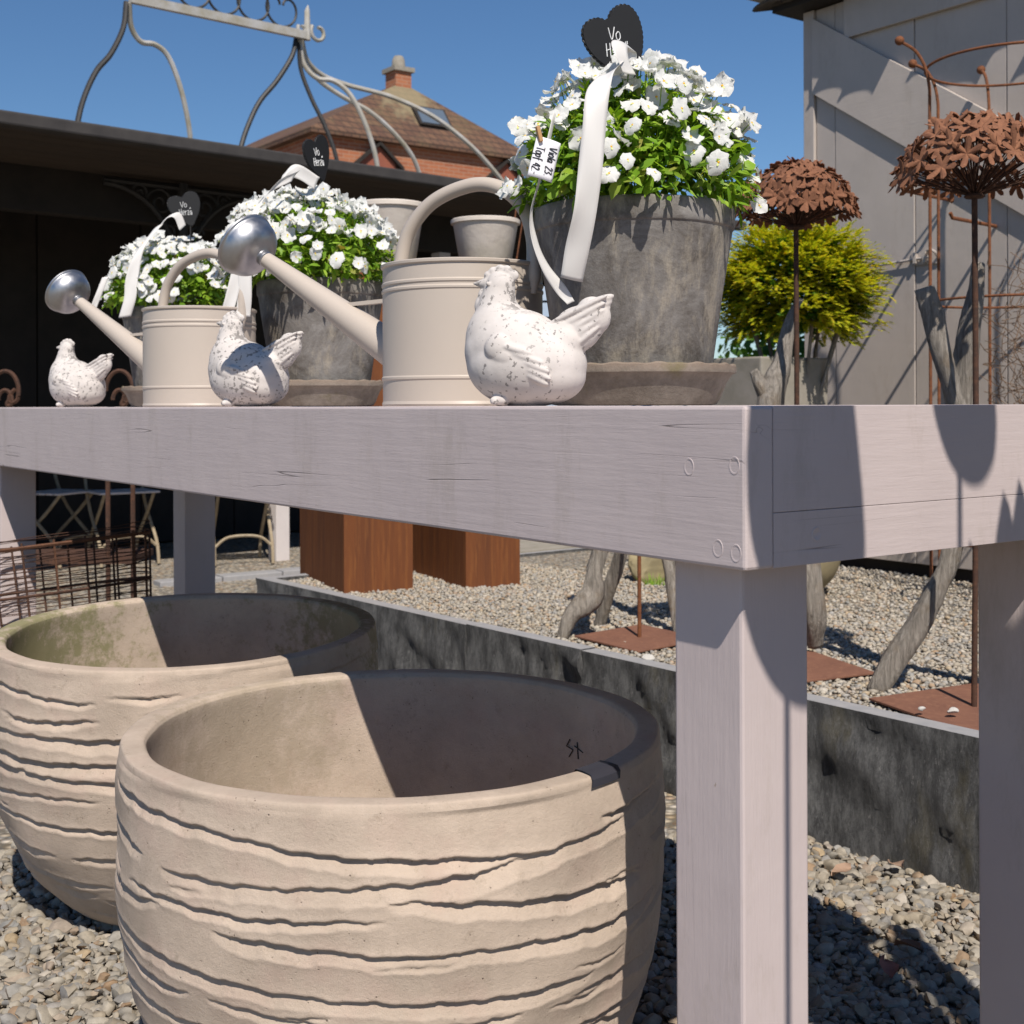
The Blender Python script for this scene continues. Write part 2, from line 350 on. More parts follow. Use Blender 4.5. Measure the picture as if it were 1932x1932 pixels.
def ground_mat(name, k=1.0, sc=38):
    m = NT(name); m.set(0.9, 0, 0.2)
    v = m.vor(sc); hue = m.n('ShaderNodeSeparateColor'); m.l(v.outputs['Color'], hue.inputs[0])
    c = m.ramp(hue.outputs[0], [(p, tuple(q*k for q in cc)) for p, cc in PEB])
    e = m.ramp(v.outputs['Distance'], [(0.25, 1.0), (0.75, 0.35)]); m.color(m.mix(1.0, c, e, 'MULTIPLY'))
    h = m.ramp(v.outputs['Distance'], [(0.0, 1.0), (0.7, 0.0)]); m.bump(h, 0.9, 0.012); return m.mat
m_ground = ground_mat('gravel ground', 1.35); m_bed = ground_mat('pale gravel bed', 1.4, 60)
def brick_mat():
    m = NT('brick wall'); m.set(0.9, 0, 0.2); b = m.n('ShaderNodeTexBrick'); b.inputs['Scale'].default_value = 1.0
    b.inputs['Color1'].default_value = (0.36, 0.125, 0.06, 1); b.inputs['Color2'].default_value = (0.27, 0.085, 0.045, 1); b.inputs['Mortar'].default_value = (0.33, 0.22, 0.16, 1)
    b.inputs['Brick Width'].default_value = 0.26; b.inputs['Row Height'].default_value = 0.080; b.inputs['Mortar Size'].default_value = 0.008
    sx = m.n('ShaderNodeSeparateXYZ'); m.l(m.co, sx.inputs[0]); cb = m.n('ShaderNodeCombineXYZ'); m.l(m.math('ADD', sx.outputs[0], sx.outputs[1]), cb.inputs[0]); m.l(sx.outputs[2], cb.inputs[1]); m.l(cb.outputs[0], b.inputs['Vector'])
    c = m.mix(m.ramp(m.noise(0.9, 6, 0.7, m.mapped((0.4, 0.4, 3))), [(0.4, 0.0), (0.7, 0.6)]), b.outputs[0], (0.42, 0.20, 0.11)); m.color(c); return m.mat
m_brick = brick_mat()
def rooftile():
    m = NT('old roof tiles'); m.set(0.9, 0, 0.2); b = m.n('ShaderNodeTexBrick'); b.inputs['Scale'].default_value = 1.0
    b.inputs['Color1'].default_value = (0.15, 0.085, 0.055, 1); b.inputs['Color2'].default_value = (0.105, 0.058, 0.042, 1); b.inputs['Mortar'].default_value = (0.05, 0.035, 0.03, 1)
    b.inputs['Brick Width'].default_value = 0.19; b.inputs['Row Height'].default_value = 0.14; b.inputs['Mortar Size'].default_value = 0.012
    sx = m.n('ShaderNodeSeparateXYZ'); m.l(m.co, sx.inputs[0]); cb = m.n('ShaderNodeCombineXYZ'); m.l(m.math('ADD', sx.outputs[0], sx.outputs[1]), cb.inputs[0]); m.l(sx.outputs[2], cb.inputs[1]); m.l(cb.outputs[0], b.inputs['Vector'])
    c = m.mix(m.ramp(m.noise(1.6, 7, 0.7), [(0.5, 0.0), (0.7, 0.5)]), b.outputs[0], (0.17, 0.13, 0.07))
    d = m.n('ShaderNodeVectorMath', operation='DISTANCE'); m.l(m.co, d.inputs[0]); d.inputs[1].default_value = (2.65, 0.6, 7.9)
    w = m.math('ADD', m.math('DIVIDE', d.outputs['Value'], 0.85), m.math('MULTIPLY', m.math('SUBTRACT', m.noise(3, 7, 0.7), 0.5), 1.8))
    c = m.mix(m.ramp(w, [(0.5, 0.6), (1.0, 0.0)]), c, (0.29, 0.25, 0.15)); m.color(c); return m.mat
m_rooftile = rooftile()
m_glass = simple('dark window glass', (0.10, 0.13, 0.17), None, rough=0.15, bump=0, spec=0.6)
m_white = simple('white frame', (0.7, 0.7, 0.7), None, bump=0.05)
m_redw = simple('red window surround', (0.26, 0.085, 0.05), (0.22, 0.07, 0.045), 5, 0.8)

Rd = Vector((0.810, 0.586, 0)).normalized(); Ld = Vector((-Rd.y, Rd.x, 0)); TH = math.atan2(Rd.y, Rd.x)
C0 = Vector((0.2555, 1.4, 0))
def tb(r, l, z=0): return C0 + Rd * r + Ld * l + Vector((0, 0, z))
TZ = 1.108
# ------------------------------------------------------------------ ground, bed, wall
WA = Vector((1.043, 2.887, 0)); WB = Vector((-1.136, 5.626, 0)); Wd = (WA - WB).normalized(); Wn = Vector((-Wd.y, Wd.x, 0))  # Wn points into the bed
BEDZ = 0.335
g = MB().add([(-400,-400,0),(400,-400,0),(400,400,0),(-400,400,0)], [(0,1,2,3)]).build('ground', m_ground, None, False); struct(g, 'gravel covered ground')
def wallpt(t, d, z): return WB + Wd * t + Wn * d + Vector((0, 0, z))
WL = 5.3
q = [wallpt(0.03, 0.03, BEDZ), wallpt(WL, 0.03, BEDZ), wallpt(WL, 9, BEDZ), wallpt(0.03, 9, BEDZ)]
b = MB(); V = [tuple(p) for p in q] + [(p.x, p.y, 0.01) for p in q]
b.add(V, [(0,1,2,3),(4,7,6,5),(0,4,5,1),(1,5,6,2),(2,6,7,3),(3,7,4,0)]); bed = b.build('gravel_bed', m_bed, None, False); struct(bed, 'raised bed of pale gravel behind the stone edging')
def slab(P0, d, n, ln, h, th, seed):
    r_ = np.random.default_rng(seed); nu, nv = max(6, int(ln/0.022)), 20
    u = np.linspace(0, ln, nu); v = np.linspace(0, 1, nv); U, Vv = np.meshgrid(u, v)
    ph = r_.uniform(0, 6.28, 24); dsp = np.zeros_like(U)
    for k in range(24):
        fu = r_.uniform(4, 70); fv = r_.uniform(1, 16); dsp += 0.0034/(1+fu/24)*np.sin(fu*U + fv*Vv + ph[k])*1.1
    dsp += r_.normal(0, 0.0011, U.shape); dsp *= np.minimum(1, (1-Vv)*9)
    P = np.zeros(U.shape + (3,))
    for a in range(3): P[..., a] = P0[a] + d[a]*U - n[a]*dsp
    P[..., 2] += -0.04 + (h+0.04)*Vv
    m = MB(); m.grid(P); top = P[-1]; back = top + np.array(n)*th; bl = back.copy(); bl[:, 2] = -0.04
    m.grid(np.stack([top, back]), 1); m.grid(np.stack([back, bl]))
    for i in (0, -1):
        m.add(np.concatenate([P[:, i], back[i:i+1] if i == 0 else back[-1:], bl[i:i+1] if i == 0 else bl[-1:]]), [tuple(range(nv+2))])
    return m
wall = thing('retaining_wall', 'low dark split granite wall edging the raised gravel bed', 'wall', tuple(WB))
Lw = (WA - WB).length; js = [0, 0.447*Lw, 0.618*Lw, 0.80*Lw, 1.16*Lw, WL]
for i in range(len(js)-1):
    s = slab(np.array(Wd*(js[i]+0.002)), np.array(Wd), np.array(Wn), js[i+1]-js[i]-0.004, 0.352 + 0.003*(i % 2), 0.06, 10+i); s.build('stone_slab', [m_stone, m_sawn], wall, True, 60)
s = slab(np.array(Wn*0.064), np.array(Wn), np.array(Wd), 2.2, 0.35, 0.06, 31); s.build('stone_slab', [m_stone, m_sawn], wall, True, 60)

def icos(sub):
    bm = bmesh.new(); bmesh.ops.create_icosphere(bm, subdivisions=sub, radius=1); V = np.array([v.co[:] for v in bm.verts]); Fc = np.array([[v.index for v in f.verts] for f in bm.faces]); bm.free(); return V, Fc
def variants(sub, k, r_):
    V, Fc = icos(sub); out = []
    for i in range(k):
        v = V.copy() * (1 + 0.12*r_.normal(size=(len(V), 1)))
        for c in range(r_.integers(4, 8)):
            n = unit(r_.normal(size=3)); d = r_.uniform(0.45, 0.85); h = v @ n - d; v = v - np.outer(np.maximum(h, 0), n)*0.95
        out.append(v * np.array([1.0, r_.uniform(0.65, 0.95), r_.uniform(0.42, 0.7)]))
    return out, Fc
def scatter(name, pts, sizes, mat, sub, r_, sharp=None):
    vs, Fc = variants(sub, 28, r_); n = len(pts); pick = r_.integers(0, len(vs), n); nv = len(vs[0])
    yaw = r_.uniform(0, 6.283, n); tx = r_.normal(0, 0.35, n); ty = r_.normal(0, 0.35, n)
    base = np.array(vs)[pick] * sizes[:, None, None]
    cz, sz = np.cos(yaw), np.sin(yaw); cx, sx = np.cos(tx), np.sin(tx); cy, sy = np.cos(ty), np.sin(ty)
    x, y, z = base[..., 0], base[..., 1], base[..., 2]
    y, z = y*cx[:, None]-z*sx[:, None], y*sx[:, None]+z*cx[:, None]
    x, z = x*cy[:, None]+z*sy[:, None], -x*sy[:, None]+z*cy[:, None]
    x, y = x*cz[:, None]-y*sz[:, None], x*sz[:, None]+y*cz[:, None]
    V = np.stack([x, y, z], 2) + pts[:, None, :]
    faces = (Fc[None] + (np.arange(n)*nv)[:, None, None]).reshape(-1, 3)
    me = bpy.data.meshes.new(name); V = V.reshape(-1, 3)
    me.vertices.add(len(V)); me.vertices.foreach_set('co', V.ravel()); me.loops.add(faces.size); me.loops.foreach_set('vertex_index', faces.ravel())
    me.polygons.add(len(faces)); me.polygons.foreach_set('loop_start', np.arange(0, faces.size, 3)); me.polygons.foreach_set('use_smooth', np.ones(len(faces), bool))
    me.update(calc_edges=True); me.validate(); me.materials.append(mat)
    if sharp: me.set_sharp_from_angle(angle=math.radians(sharp))
    o = bpy.data.objects.new(name, me); col.objects.link(o); return o
def jgrid(x0, x1, y0, y1, sp, r_):
    X, Y = np.meshgrid(np.arange(x0, x1, sp), np.arange(y0, y1, sp)); X = X + r_.uniform(-.5, .5, X.shape)*sp; Y = Y + r_.uniform(-.5, .5, Y.shape)*sp
    return X.ravel(), Y.ravel()
r_ = np.random.default_rng(3); xs, ys = [], []
for (x0, x1, y0, y1, sp) in ((-1.25, -0.3, 2.2, 3.5, 0.023), (-1.9, -0.7, 3.5, 4.8, 0.038), (0.1, 1.25, 2.15, 3.25, 0.023)):
    for rep in range(2):
        a, c = jgrid(x0, x1, y0, y1, sp, r_); xs.append(a); ys.append(c)
xs = np.concatenate(xs); ys = np.concatenate(ys)
d = (xs-WB.x)*Wn.x + (ys-WB.y)*Wn.y; keep = d < -0.02
fx = xs/ys; keep &= (np.abs(fx) < 0.45)
xs, ys = xs[keep], ys[keep]
sz = np.clip(r_.lognormal(math.log(0.0125), 0.34, len(xs)), 0.005, 0.026)
pz = r_.uniform(0.002, 0.012, len(xs)) + sz*0.15
peb = scatter('gravel', np.stack([xs, ys, pz], 1), sz, m_peb, 2, r_, 38); peb['kind'] = 'stuff'; peb['label'] = 'loose grey and tan pebbles around the big clay bowls'; peb['category'] = 'gravel'
xs, ys = [], []
for t0, t1, d0, d1, sp in ((0.1, 4.3, 0.065, 1.3, 0.0155), (0.6, 4.6, 1.3, 2.8, 0.023)):
    a, c = jgrid(t0, t1, d0, d1, sp, r_); xs.append(WB.x + Wd.x*a + Wn.x*c); ys.append(WB.y + Wd.y*a + Wn.y*c)
xs = np.concatenate(xs); ys = np.concatenate(ys); keep = (xs/ys < 0.40) & (xs/ys > -0.30); xs, ys = xs[keep], ys[keep]
sz = np.clip(r_.lognormal(math.log(0.0088), 0.3, len(xs)), 0.004, 0.018)
peb2 = scatter('bed_gravel', np.stack([xs, ys, BEDZ + r_.uniform(0.0, 0.007, len(xs))], 1), sz, m_peb2, 1, r_); peb2['kind'] = 'stuff'; peb2['label'] = 'fine pale gravel filling the raised bed'; peb2['category'] = 'gravel'
# path beyond the bed, edging strip before the pavilion
p0 = wallpt(-0.02, 2.4, 0); mb = MB()
V = [tuple(wallpt(t, dd, z)) for z in (0.01, BEDZ+0.02) for t, dd in ((-0.75, 1.0), (0.02, 1.0), (0.02, 9), (-0.75, 9))]
mb.add(V, [(0,3,2,1),(4,5,6,7),(0,1,5,4),(1,2,6,5),(2,3,7,6),(3,0,4,7)]); struct(mb.build('path', m_conc, None, False), 'pale concrete path beyond the gravel bed')
e0, e1 = onz(300, 1090, 0.05), onz(640, 1064, 0.05); dd = (e1-e0).normalized(); nn = Vector((-dd.y, dd.x, 0))
kb = thing('kerb', 'low grey granite edging strip across the gravel before the pavilion', 'kerb', (e0.x, e0.y, 0)); L_ = (e1-e0).length
for i in range(3):
    mb = MB(); a = dd*(L_*i/3+0.004); c = dd*(L_*(i+1)/3-0.004)
    V = [(p.x, p.y, z) for z in (-0.05, 0.03+0.004*i) for p in (a, c, c+nn*0.14, a+nn*0.14)]
    mb.add(V, [(0,3,2,1),(4,5,6,7),(0,1,5,4),(1,2,6,5),(2,3,7,6),(3,0,4,7)]); mb.build('kerb_stone', m_sawn, kb, False, bevel=0.006)

# ------------------------------------------------------------------ display table
table = thing('display_table', 'long pinkish grey painted timber display table with thick apron and square legs', 'table', tuple(C0), TH)
TLn, TW, AH, AT = 3.43, 0.80, 0.182, 0.046
tt = TZ; PL = 0.042
npl = 5; pw = (TW-2*AT)/npl
zb, zt = tt-AH, tt
for i in range(npl):
    MB().box((AT+pw*i+0.0015, AT+0.002, tt-PL), (AT+pw*(i+1)-0.0015, TLn-AT-0.002, tt-0.0012)).build('tabletop_plank', m_ty, table, False, bevel=0.002)
MB().box((0.0, 0.0, zb), (AT, TLn, zt)).build('apron_board', m_ty, table, False, bevel=0.004)
MB().box((TW-AT, 0.0, zb), (TW, TLn, zt)).build('apron_board', m_ty, table, False, bevel=0.004)
zs = zb + 0.062
for y0 in (0.0008, TLn-AT-0.0008):
    MB().box((AT+0.0004, y0, zs+0.0003), (TW-AT-0.0004, y0+AT, zt)).build('apron_board', m_tx, table, False, bevel=0.0006)
    MB().box((AT+0.0004, y0, zb), (TW-AT-0.0004, y0+AT, zs-0.0003)).build('apron_board', m_tx, table, False, bevel=0.0006)
for x0 in (0.036, 0.651):
    for y0 in (0.04, 3.28):
        MB().box((x0, y0, -0.02), (x0+0.112, y0+0.112, zb-0.0008)).build('leg', m_tz, table, False, bevel=0.004)
def plug(x, y, z, ax):
    m = MB(); prof = [(0.0001, 0.0002), (0.0058, 0.0003), (0.0068, 0.0009), (0.0080, 0.0008), (0.0092, -0.001)]
    rot = Matrix.Translation((x, y, z)) @ (Matrix.Rotation(-math.pi/2, 4, 'Y') if ax == 'x' else Matrix.Rotation(math.pi/2, 4, 'X'))
    m.lathe(prof, 20, 0, False, rot @ Matrix.Scale(1.25, 4, (1, 0, 0)) if ax == 'x' else rot); m.build('screw_plug', m_ty if ax == 'x' else m_tx, table)
for (l, dz) in ((0.088, 0.070), (0.016, 0.066), (0.042, 0.160), (0.014, 0.163)): plug(0.0004, l, tt-dz, 'x')
plug(0.118, 0.001, tt-0.148, 'y')

# ------------------------------------------------------------------ big clay bowls
BR, BH = 0.43, 0.611
PROF = cr([(0.43, 0.600), (0.4345, 0.55), (0.4365, 0.47), (0.434, 0.38), (0.420, 0.29), (0.392, 0.20), (0.345, 0.115), (0.285, 0.05), (0.225, 0.012), (0.20, 0.0)], 40)
def bowl_groove_field(TH_, Z_, seed, levels):
    r_ = np.random.default_rng(seed); D = np.zeros_like(TH_)
    th = TH_[0]
    def groove(t0, ln, z0, tilt, dep, w):
        u = ((th - t0) % (2*math.pi))/ln; m = u < 1
        if not m.any(): return
        a, b_, c = r_.uniform(0, 6.28, 3)
        uu = u[m]; zl = z0 + tilt*ln*(uu-0.5) + 0.0055*np.sin(2.6*ln*uu+a) + 0.0014*np.sin(9*ln*uu+b_) + 0.0012*np.sin(31*ln*uu+c) + 0.0008*np.sin(67*ln*uu+a) + np.interp(uu, np.linspace(0, 1, int(ln*70)+2), r_.normal(0, 0.0006, int(ln*70)+2))
        tp = np.clip(np.minimum(uu*ln/0.16, (1-uu)*ln/0.16), 0, 1)**0.6; tp = tp*(0.84+0.16*np.sin(5*ln*uu+c))*np.interp(uu, np.linspace(0, 1, int(ln*16)+2), r_.uniform(0.75, 1.0, int(ln*16)+2))
        dz = zl[None, :] - Z_[:, m]; ww = w*(0.35+0.65*tp)[None, :]
        prof = np.where(dz < 0, 0, np.clip(1 - dz/ww, 0, 1)**1.1) * np.clip(dz/0.0022, 0, 1)
        lip = 0.0022*np.exp(-np.abs(dz+0.003)/0.006)*(dz < 0)
        low = 0.0014*np.exp(-np.abs(dz-ww-0.002)/0.005)
        D[:, m] = np.where(prof*dep*tp > 0.0003, np.minimum(D[:, m], -dep*tp*prof), D[:, m] + (lip+low)*tp)
    for z0, n in levels:
        t = r_.uniform(0, 6.28); left = 6.28
        while left > 0.2:
            ln = min(left, r_.choice([0.4, 0.6, 0.9, 1.2, 1.6, 2.0])*r_.uniform(0.85, 1.15)); groove(t, ln, z0 + r_.uniform(-0.014, 0.014), r_.uniform(-0.030, 0.030), r_.uniform(0.010, 0.0165), r_.uniform(0.015, 0.030))
            gap = r_.uniform(0.03, 0.25); t += ln + gap; left -= ln + gap
    for k in range(60): groove(r_.uniform(0, 6.28), r_.uniform(0.05, 0.35), r_.uniform(0.1, 0.57), r_.uniform(-0.05, 0.05), r_.uniform(0.004, 0.008), r_.uniform(0.010, 0.016))
    return D
def make_bowl(label, X, Y, rows, cols, seed, tilt, mat, rz, xs_=1.0):
    root = thing('clay_bowl', label, 'planter', (X, Y, 0.0), rz, 'big clay bowls'); root.rotation_euler = (tilt[0], tilt[1], rz)
    P = np.array(PROF); d = np.r_[0, np.cumsum(np.linalg.norm(np.diff(P, axis=0), axis=1))]
    s = np.linspace(0, d[-1], rows); rr = np.interp(s, d, P[:, 0]); zz = np.interp(s, d, P[:, 1])
    nr = np.gradient(zz, s); nz = np.gradient(rr, s); Nr, Nz = -nr, nz
    th = np.arange(cols)*2*math.pi/cols; TH_, Z_ = np.meshgrid(th, zz); D = bowl_groove_field(TH_, Z_, seed, [(0.560, 1), (0.520, 1), (0.475, 1), (0.430, 1), (0.385, 1), (0.338, 1), (0.290, 1), (0.240, 1), (0.185, 1), (0.125, 1), (0.07, 1)])
    r_ = np.random.default_rng(seed+5); ph = r_.uniform(0, 6.28, 10)
    for k in range(10): D += 0.0008*np.sin((1+k)*TH_ + r_.uniform(-40, 40)*Z_ + ph[k])
    D += r_.normal(0, 0.00006, D.shape)
    D[:4] *= np.array([0.0, 0.3, 0.6, 0.9])[:, None]
    Rr = rr[:, None] + Nr[:, None]*D; Zz = zz[:, None] + Nz[:, None]*D
    G = np.stack([Rr*np.cos(TH_), Rr*np.sin(TH_), Zz], 2)
    m = MB(); m.grid(G, 0, True)
    inner = [(0.4295, 0.6065), (0.426, 0.6105), (0.412, 0.6115), (0.396, 0.6108), (0.3905, 0.606), (0.389, 0.597), (0.393, 0.55), (0.395, 0.47), (0.392, 0.38), (0.378, 0.29), (0.350, 0.20), (0.303, 0.12), (0.24, 0.07), (0.12, 0.05), (0.0005, 0.048)]
    inner = [(0.43, 0.600)] + inner
    ip = [inner[0]] + cr(inner[1:], 4); n2 = cols//2; ring = G[0]
    a = th[::2]; rows2 = []
    for k, (r, z) in enumerate(ip[1:]):
        w = 0.0012*np.sin(5*a+k*0.1)+0.0008*np.sin(17*a+1)
        rows2.append(np.stack([(r+w*(r > 0.05))*np.cos(a), (r+w*(r > 0.05))*np.sin(a), np.full(n2, z)], 1))
    top = ring[::2].copy(); m.grid(np.stack([top*1.0] + rows2)[:, ::-1], 0, True)
    o = m.build('bowl_body', mat, root, True, None); root.scale = (xs_, xs_, 1); return root
mA = clay_mat('pale fired clay', [((-0.30, 0.24, 0.53), 0.22, (0.24, 0.20, 0.12), 0.30)])
mB = clay_mat('pale fired clay with moss', [((-0.37, 0.06, 0.50), 0.30, (0.13, 0.145, 0.03), 0.62), ((0.36, 0.16, 0.5), 0.30, (0.15, 0.135, 0.04), 0.6)])
b2x, b2y = -0.186, 2.004; b1x, b1y = -0.737, 2.913
bowlA = make_bowl('big pale clay bowl with carved grooves and a scratched mark inside', b2x, b2y, 390, 680, 12, (0, 0), mA, 0.0, 0.964)
bowlB = make_bowl('big pale clay bowl with carved grooves and green moss inside', b1x, b1y, 240, 460, 44, (math.radians(2.0), 0), mB, 0.0, 0.985)
# tape on the rim and the scratched mark
def rim_pt(px, py, z): p = onz(px, py, z); return p
ta = math.atan2(rim_pt(1135, 1455, BH).y - b2y, rim_pt(1135, 1455, BH).x - b2x)
m = MB(); rows3 = []
for k, (r, z) in enumerate(((0.4345, 0.597), (0.4335, 0.607), (0.427, 0.6128), (0.411, 0.6140), (0.395, 0.6132), (0.3875, 0.606))):
    aa = ta + np.linspace(-0.075, 0.075, 8) + 0.03*(k/5-0.5); rows3.append(np.stack([r*np.cos(aa), r*np.sin(aa), np.full(8, z+0.0006)], 1))
m.grid(np.stack(rows3)); m.build('tape', simple('dark grey tape', (0.035, 0.035, 0.045), None, rough=0.35, bump=0), bowlA)
m = MB(); mk = at(1083, 1412, 1.0) - Vector((0, 0, EYE)); bc = Vector((b2x, b2y)); lo, hi = 0.5, 4.0
for i in range(60):
    t = (lo+hi)/2; p = mk*t; rad = (Vector((p.x, p.y))-bc).length
    ri = 0.964*np.interp(p.z+EYE, [0.2, 0.29, 0.38, 0.47, 0.55, 0.59], [0.350, 0.378, 0.392, 0.395, 0.393, 0.389])
    if rad < ri or p.y < b2y: lo = t
    else: hi = t
mp_ = mk*lo + Vector((0, 0, EYE)); ang = math.atan2(mp_.y-b2y, mp_.x-b2x)
def onin(u, v):
    z = mp_.z+v; ri = np.interp(z, [0.2, 0.29, 0.38, 0.47, 0.55, 0.59], [0.350, 0.378, 0.392, 0.395, 0.393, 0.389])-0.0012; a_ = ang-u/ri
    return (ri*math.cos(a_), ri*math.sin(a_), z)
for st in (((-.013,.013),(-.022,.0),(-.005,-.004),(-.016,-.018)), ((.007,.012),(.009,-.017)), ((-.001,.004),(.023,-.003))):
    pts = []
    for (a_, b_), (c_, d_) in zip(st[:-1], st[1:]):
        for k in range(5): pts.append(onin(a_+(c_-a_)*k/5, b_+(d_-b_)*k/5))
    pts.append(onin(*st[-1])); m.tube(pts, 0.0011, 5)
m.build('scratched_mark', simple('dark scratch', (0.04, 0.03, 0.025), None, bump=0), bowlA)

# ------------------------------------------------------------------ hen figures
dg = lambda: bpy.context.evaluated_depsgraph_get()
def remesh(mb, voxel, smooth, fac=0.5):
    me = mb.mesh('tmp', []); o = bpy.data.objects.new('tmp', me); col.objects.link(o)
    r = o.modifiers.new('r', 'REMESH'); r.mode = 'VOXEL'; r.voxel_size = voxel; r.use_smooth_shade = True
    if smooth: s = o.modifiers.new('s', 'SMOOTH'); s.factor = fac; s.iterations = smooth
    bpy.context.view_layer.update(); me2 = bpy.data.meshes.new_from_object(o.evaluated_get(dg()))
    V = np.zeros(len(me2.vertices)*3); me2.vertices.foreach_get('co', V); Fc = [tuple(p.vertices) for p in me2.polygons]
    bpy.data.objects.remove(o); bpy.data.meshes.remove(me); bpy.data.meshes.remove(me2); return V.reshape(-1, 3), Fc
K = 0.000247
def hp(x, y, w=0): return np.array([(650-x)*K, w*K, (1050-y)*K])
def RY(deg): return Matrix.Rotation(math.radians(deg), 3, 'Y')
def hen_mesh():
    b = MB()
    E = lambda x, y, rx, ry, rw, deg=0, w=0: b.ell(hp(x, y, w), (rx*K, rw*K, ry*K), 28, 18, RY(deg))
    E(590, 800, 368, 262, 292); E(520, 700, 300, 235, 262); E(420, 640, 205, 235, 205, -12); E(395, 720, 185, 210, 215)
    for i in range(7):
        t = i/6; E(398+30*t-8*t*t, 560-220*t, 150-62*t, 130-25*t, 150-70*t)
    E(430, 330, 92, 88, 82)
    E(770, 690, 190, 130, 170, 14); E(700, 870, 250, 175, 250)
    V, Fc = remesh(b, 0.0032, 10, 0.6)
    b = MB(); b.add(V, Fc); E = lambda x, y, rx, ry, rw, deg=0, w=0: b.ell(hp(x, y, w), (rx*K, rw*K, ry*K), 22, 14, RY(deg))
    # tail fan
    for i in range(6):
        t = i/5; E(925+14*t, 500+180*t, 225-55*t, 44, 66-10*t, 26+12*t, 0)
    E(900, 600, 165, 135, 82, 30); E(1000, 520, 105, 115, 74, 25); E(830, 640, 130, 110, 110, 20)
    for s in (-1, 1):
        for i in range(5):
            t = i/4; E(920+22*t, 490+180*t, 205-60*t, 20, 30, 24+14*t, s*(58-3*i))
    # beak, wattle, comb
    for i in range(5):
        t = i/4; E(350-84*t, 312-4*t, 44-30*t, 40-30*t, 40-30*t)
    E(306, 436, 42, 66, 36, -12); E(322, 384, 36, 46, 36)
    for (x, y, r) in ((352, 262, 30), (384, 240, 32), (425, 230, 34), (468, 238, 36), (505, 268, 38)): E(x, y, r, r*0.95, 24)
    # wings with long feathers
    for s in (-1, 1):
        w = s*232
        E(500, 715, 92, 88, 62, 0, s*235); E(540, 760, 110, 70, 55, -20, s*240)
        for i, (x, y, l) in enumerate(((600, 720, 120), (640, 760, 140), (670, 800, 150), (690, 840, 140), (700, 878, 110))):
            E(x, y, l, 26, 36, -16 - 3*i, s*(262-6*i))
        E(372, 318, 13, 13, 10, 0, s*78)
        E(480, 1010, 55, 42, 55, 0, s*150); E(452, 1018, 30, 26, 30, 0, s*185); E(462, 1020, 34, 26, 30, 0, s*120)
    V, Fc = remesh(b, 0.0018, 2, 0.45)
    V[:, 2] = np.maximum(V[:, 2], 0.0005)
    m = MB(); m.add(V, Fc); return m
hm = hen_mesh(); hen_me = hm.mesh('hen_body', [hen_mat('chalky white paint one', 0.0)], True, None)
hens = [('speckled white hen figure before the grey pot with the paper tag', 1012, 0.10, 0.0, 162, 1.0),
        ('speckled white hen figure shaded by a watering can rose', 482, 0.12, 3.1, 160, 0.98),
        ('speckled white hen figure on the table end beside the far watering can', 154, 0.187, 6.7, 157, 1.0)]
for i, (lab, px, r, sd, yaw, sc) in enumerate(hens):
    qx = (px-966)/F; l = ((C0.x+Rd.x*r) - qx*(C0.y+Rd.y*r))/(-Ld.x + qx*Ld.y)
    p = tb(r, l, TZ); me = hen_me if i == 0 else hen_me.copy()
    if i: me.materials[0] = hen_mat('chalky white paint %s' % ('', 'two', 'three')[i], sd, (0, 0.03, 0.012)[i])
    o = bpy.data.objects.new('hen_figure', me); col.objects.link(o); o.location = p; o.rotation_euler = (0, 0, math.radians(yaw)); o.scale = (sc, sc, sc)
    tag(o, lab, 'hen figure', 'painted hen figures on the table')

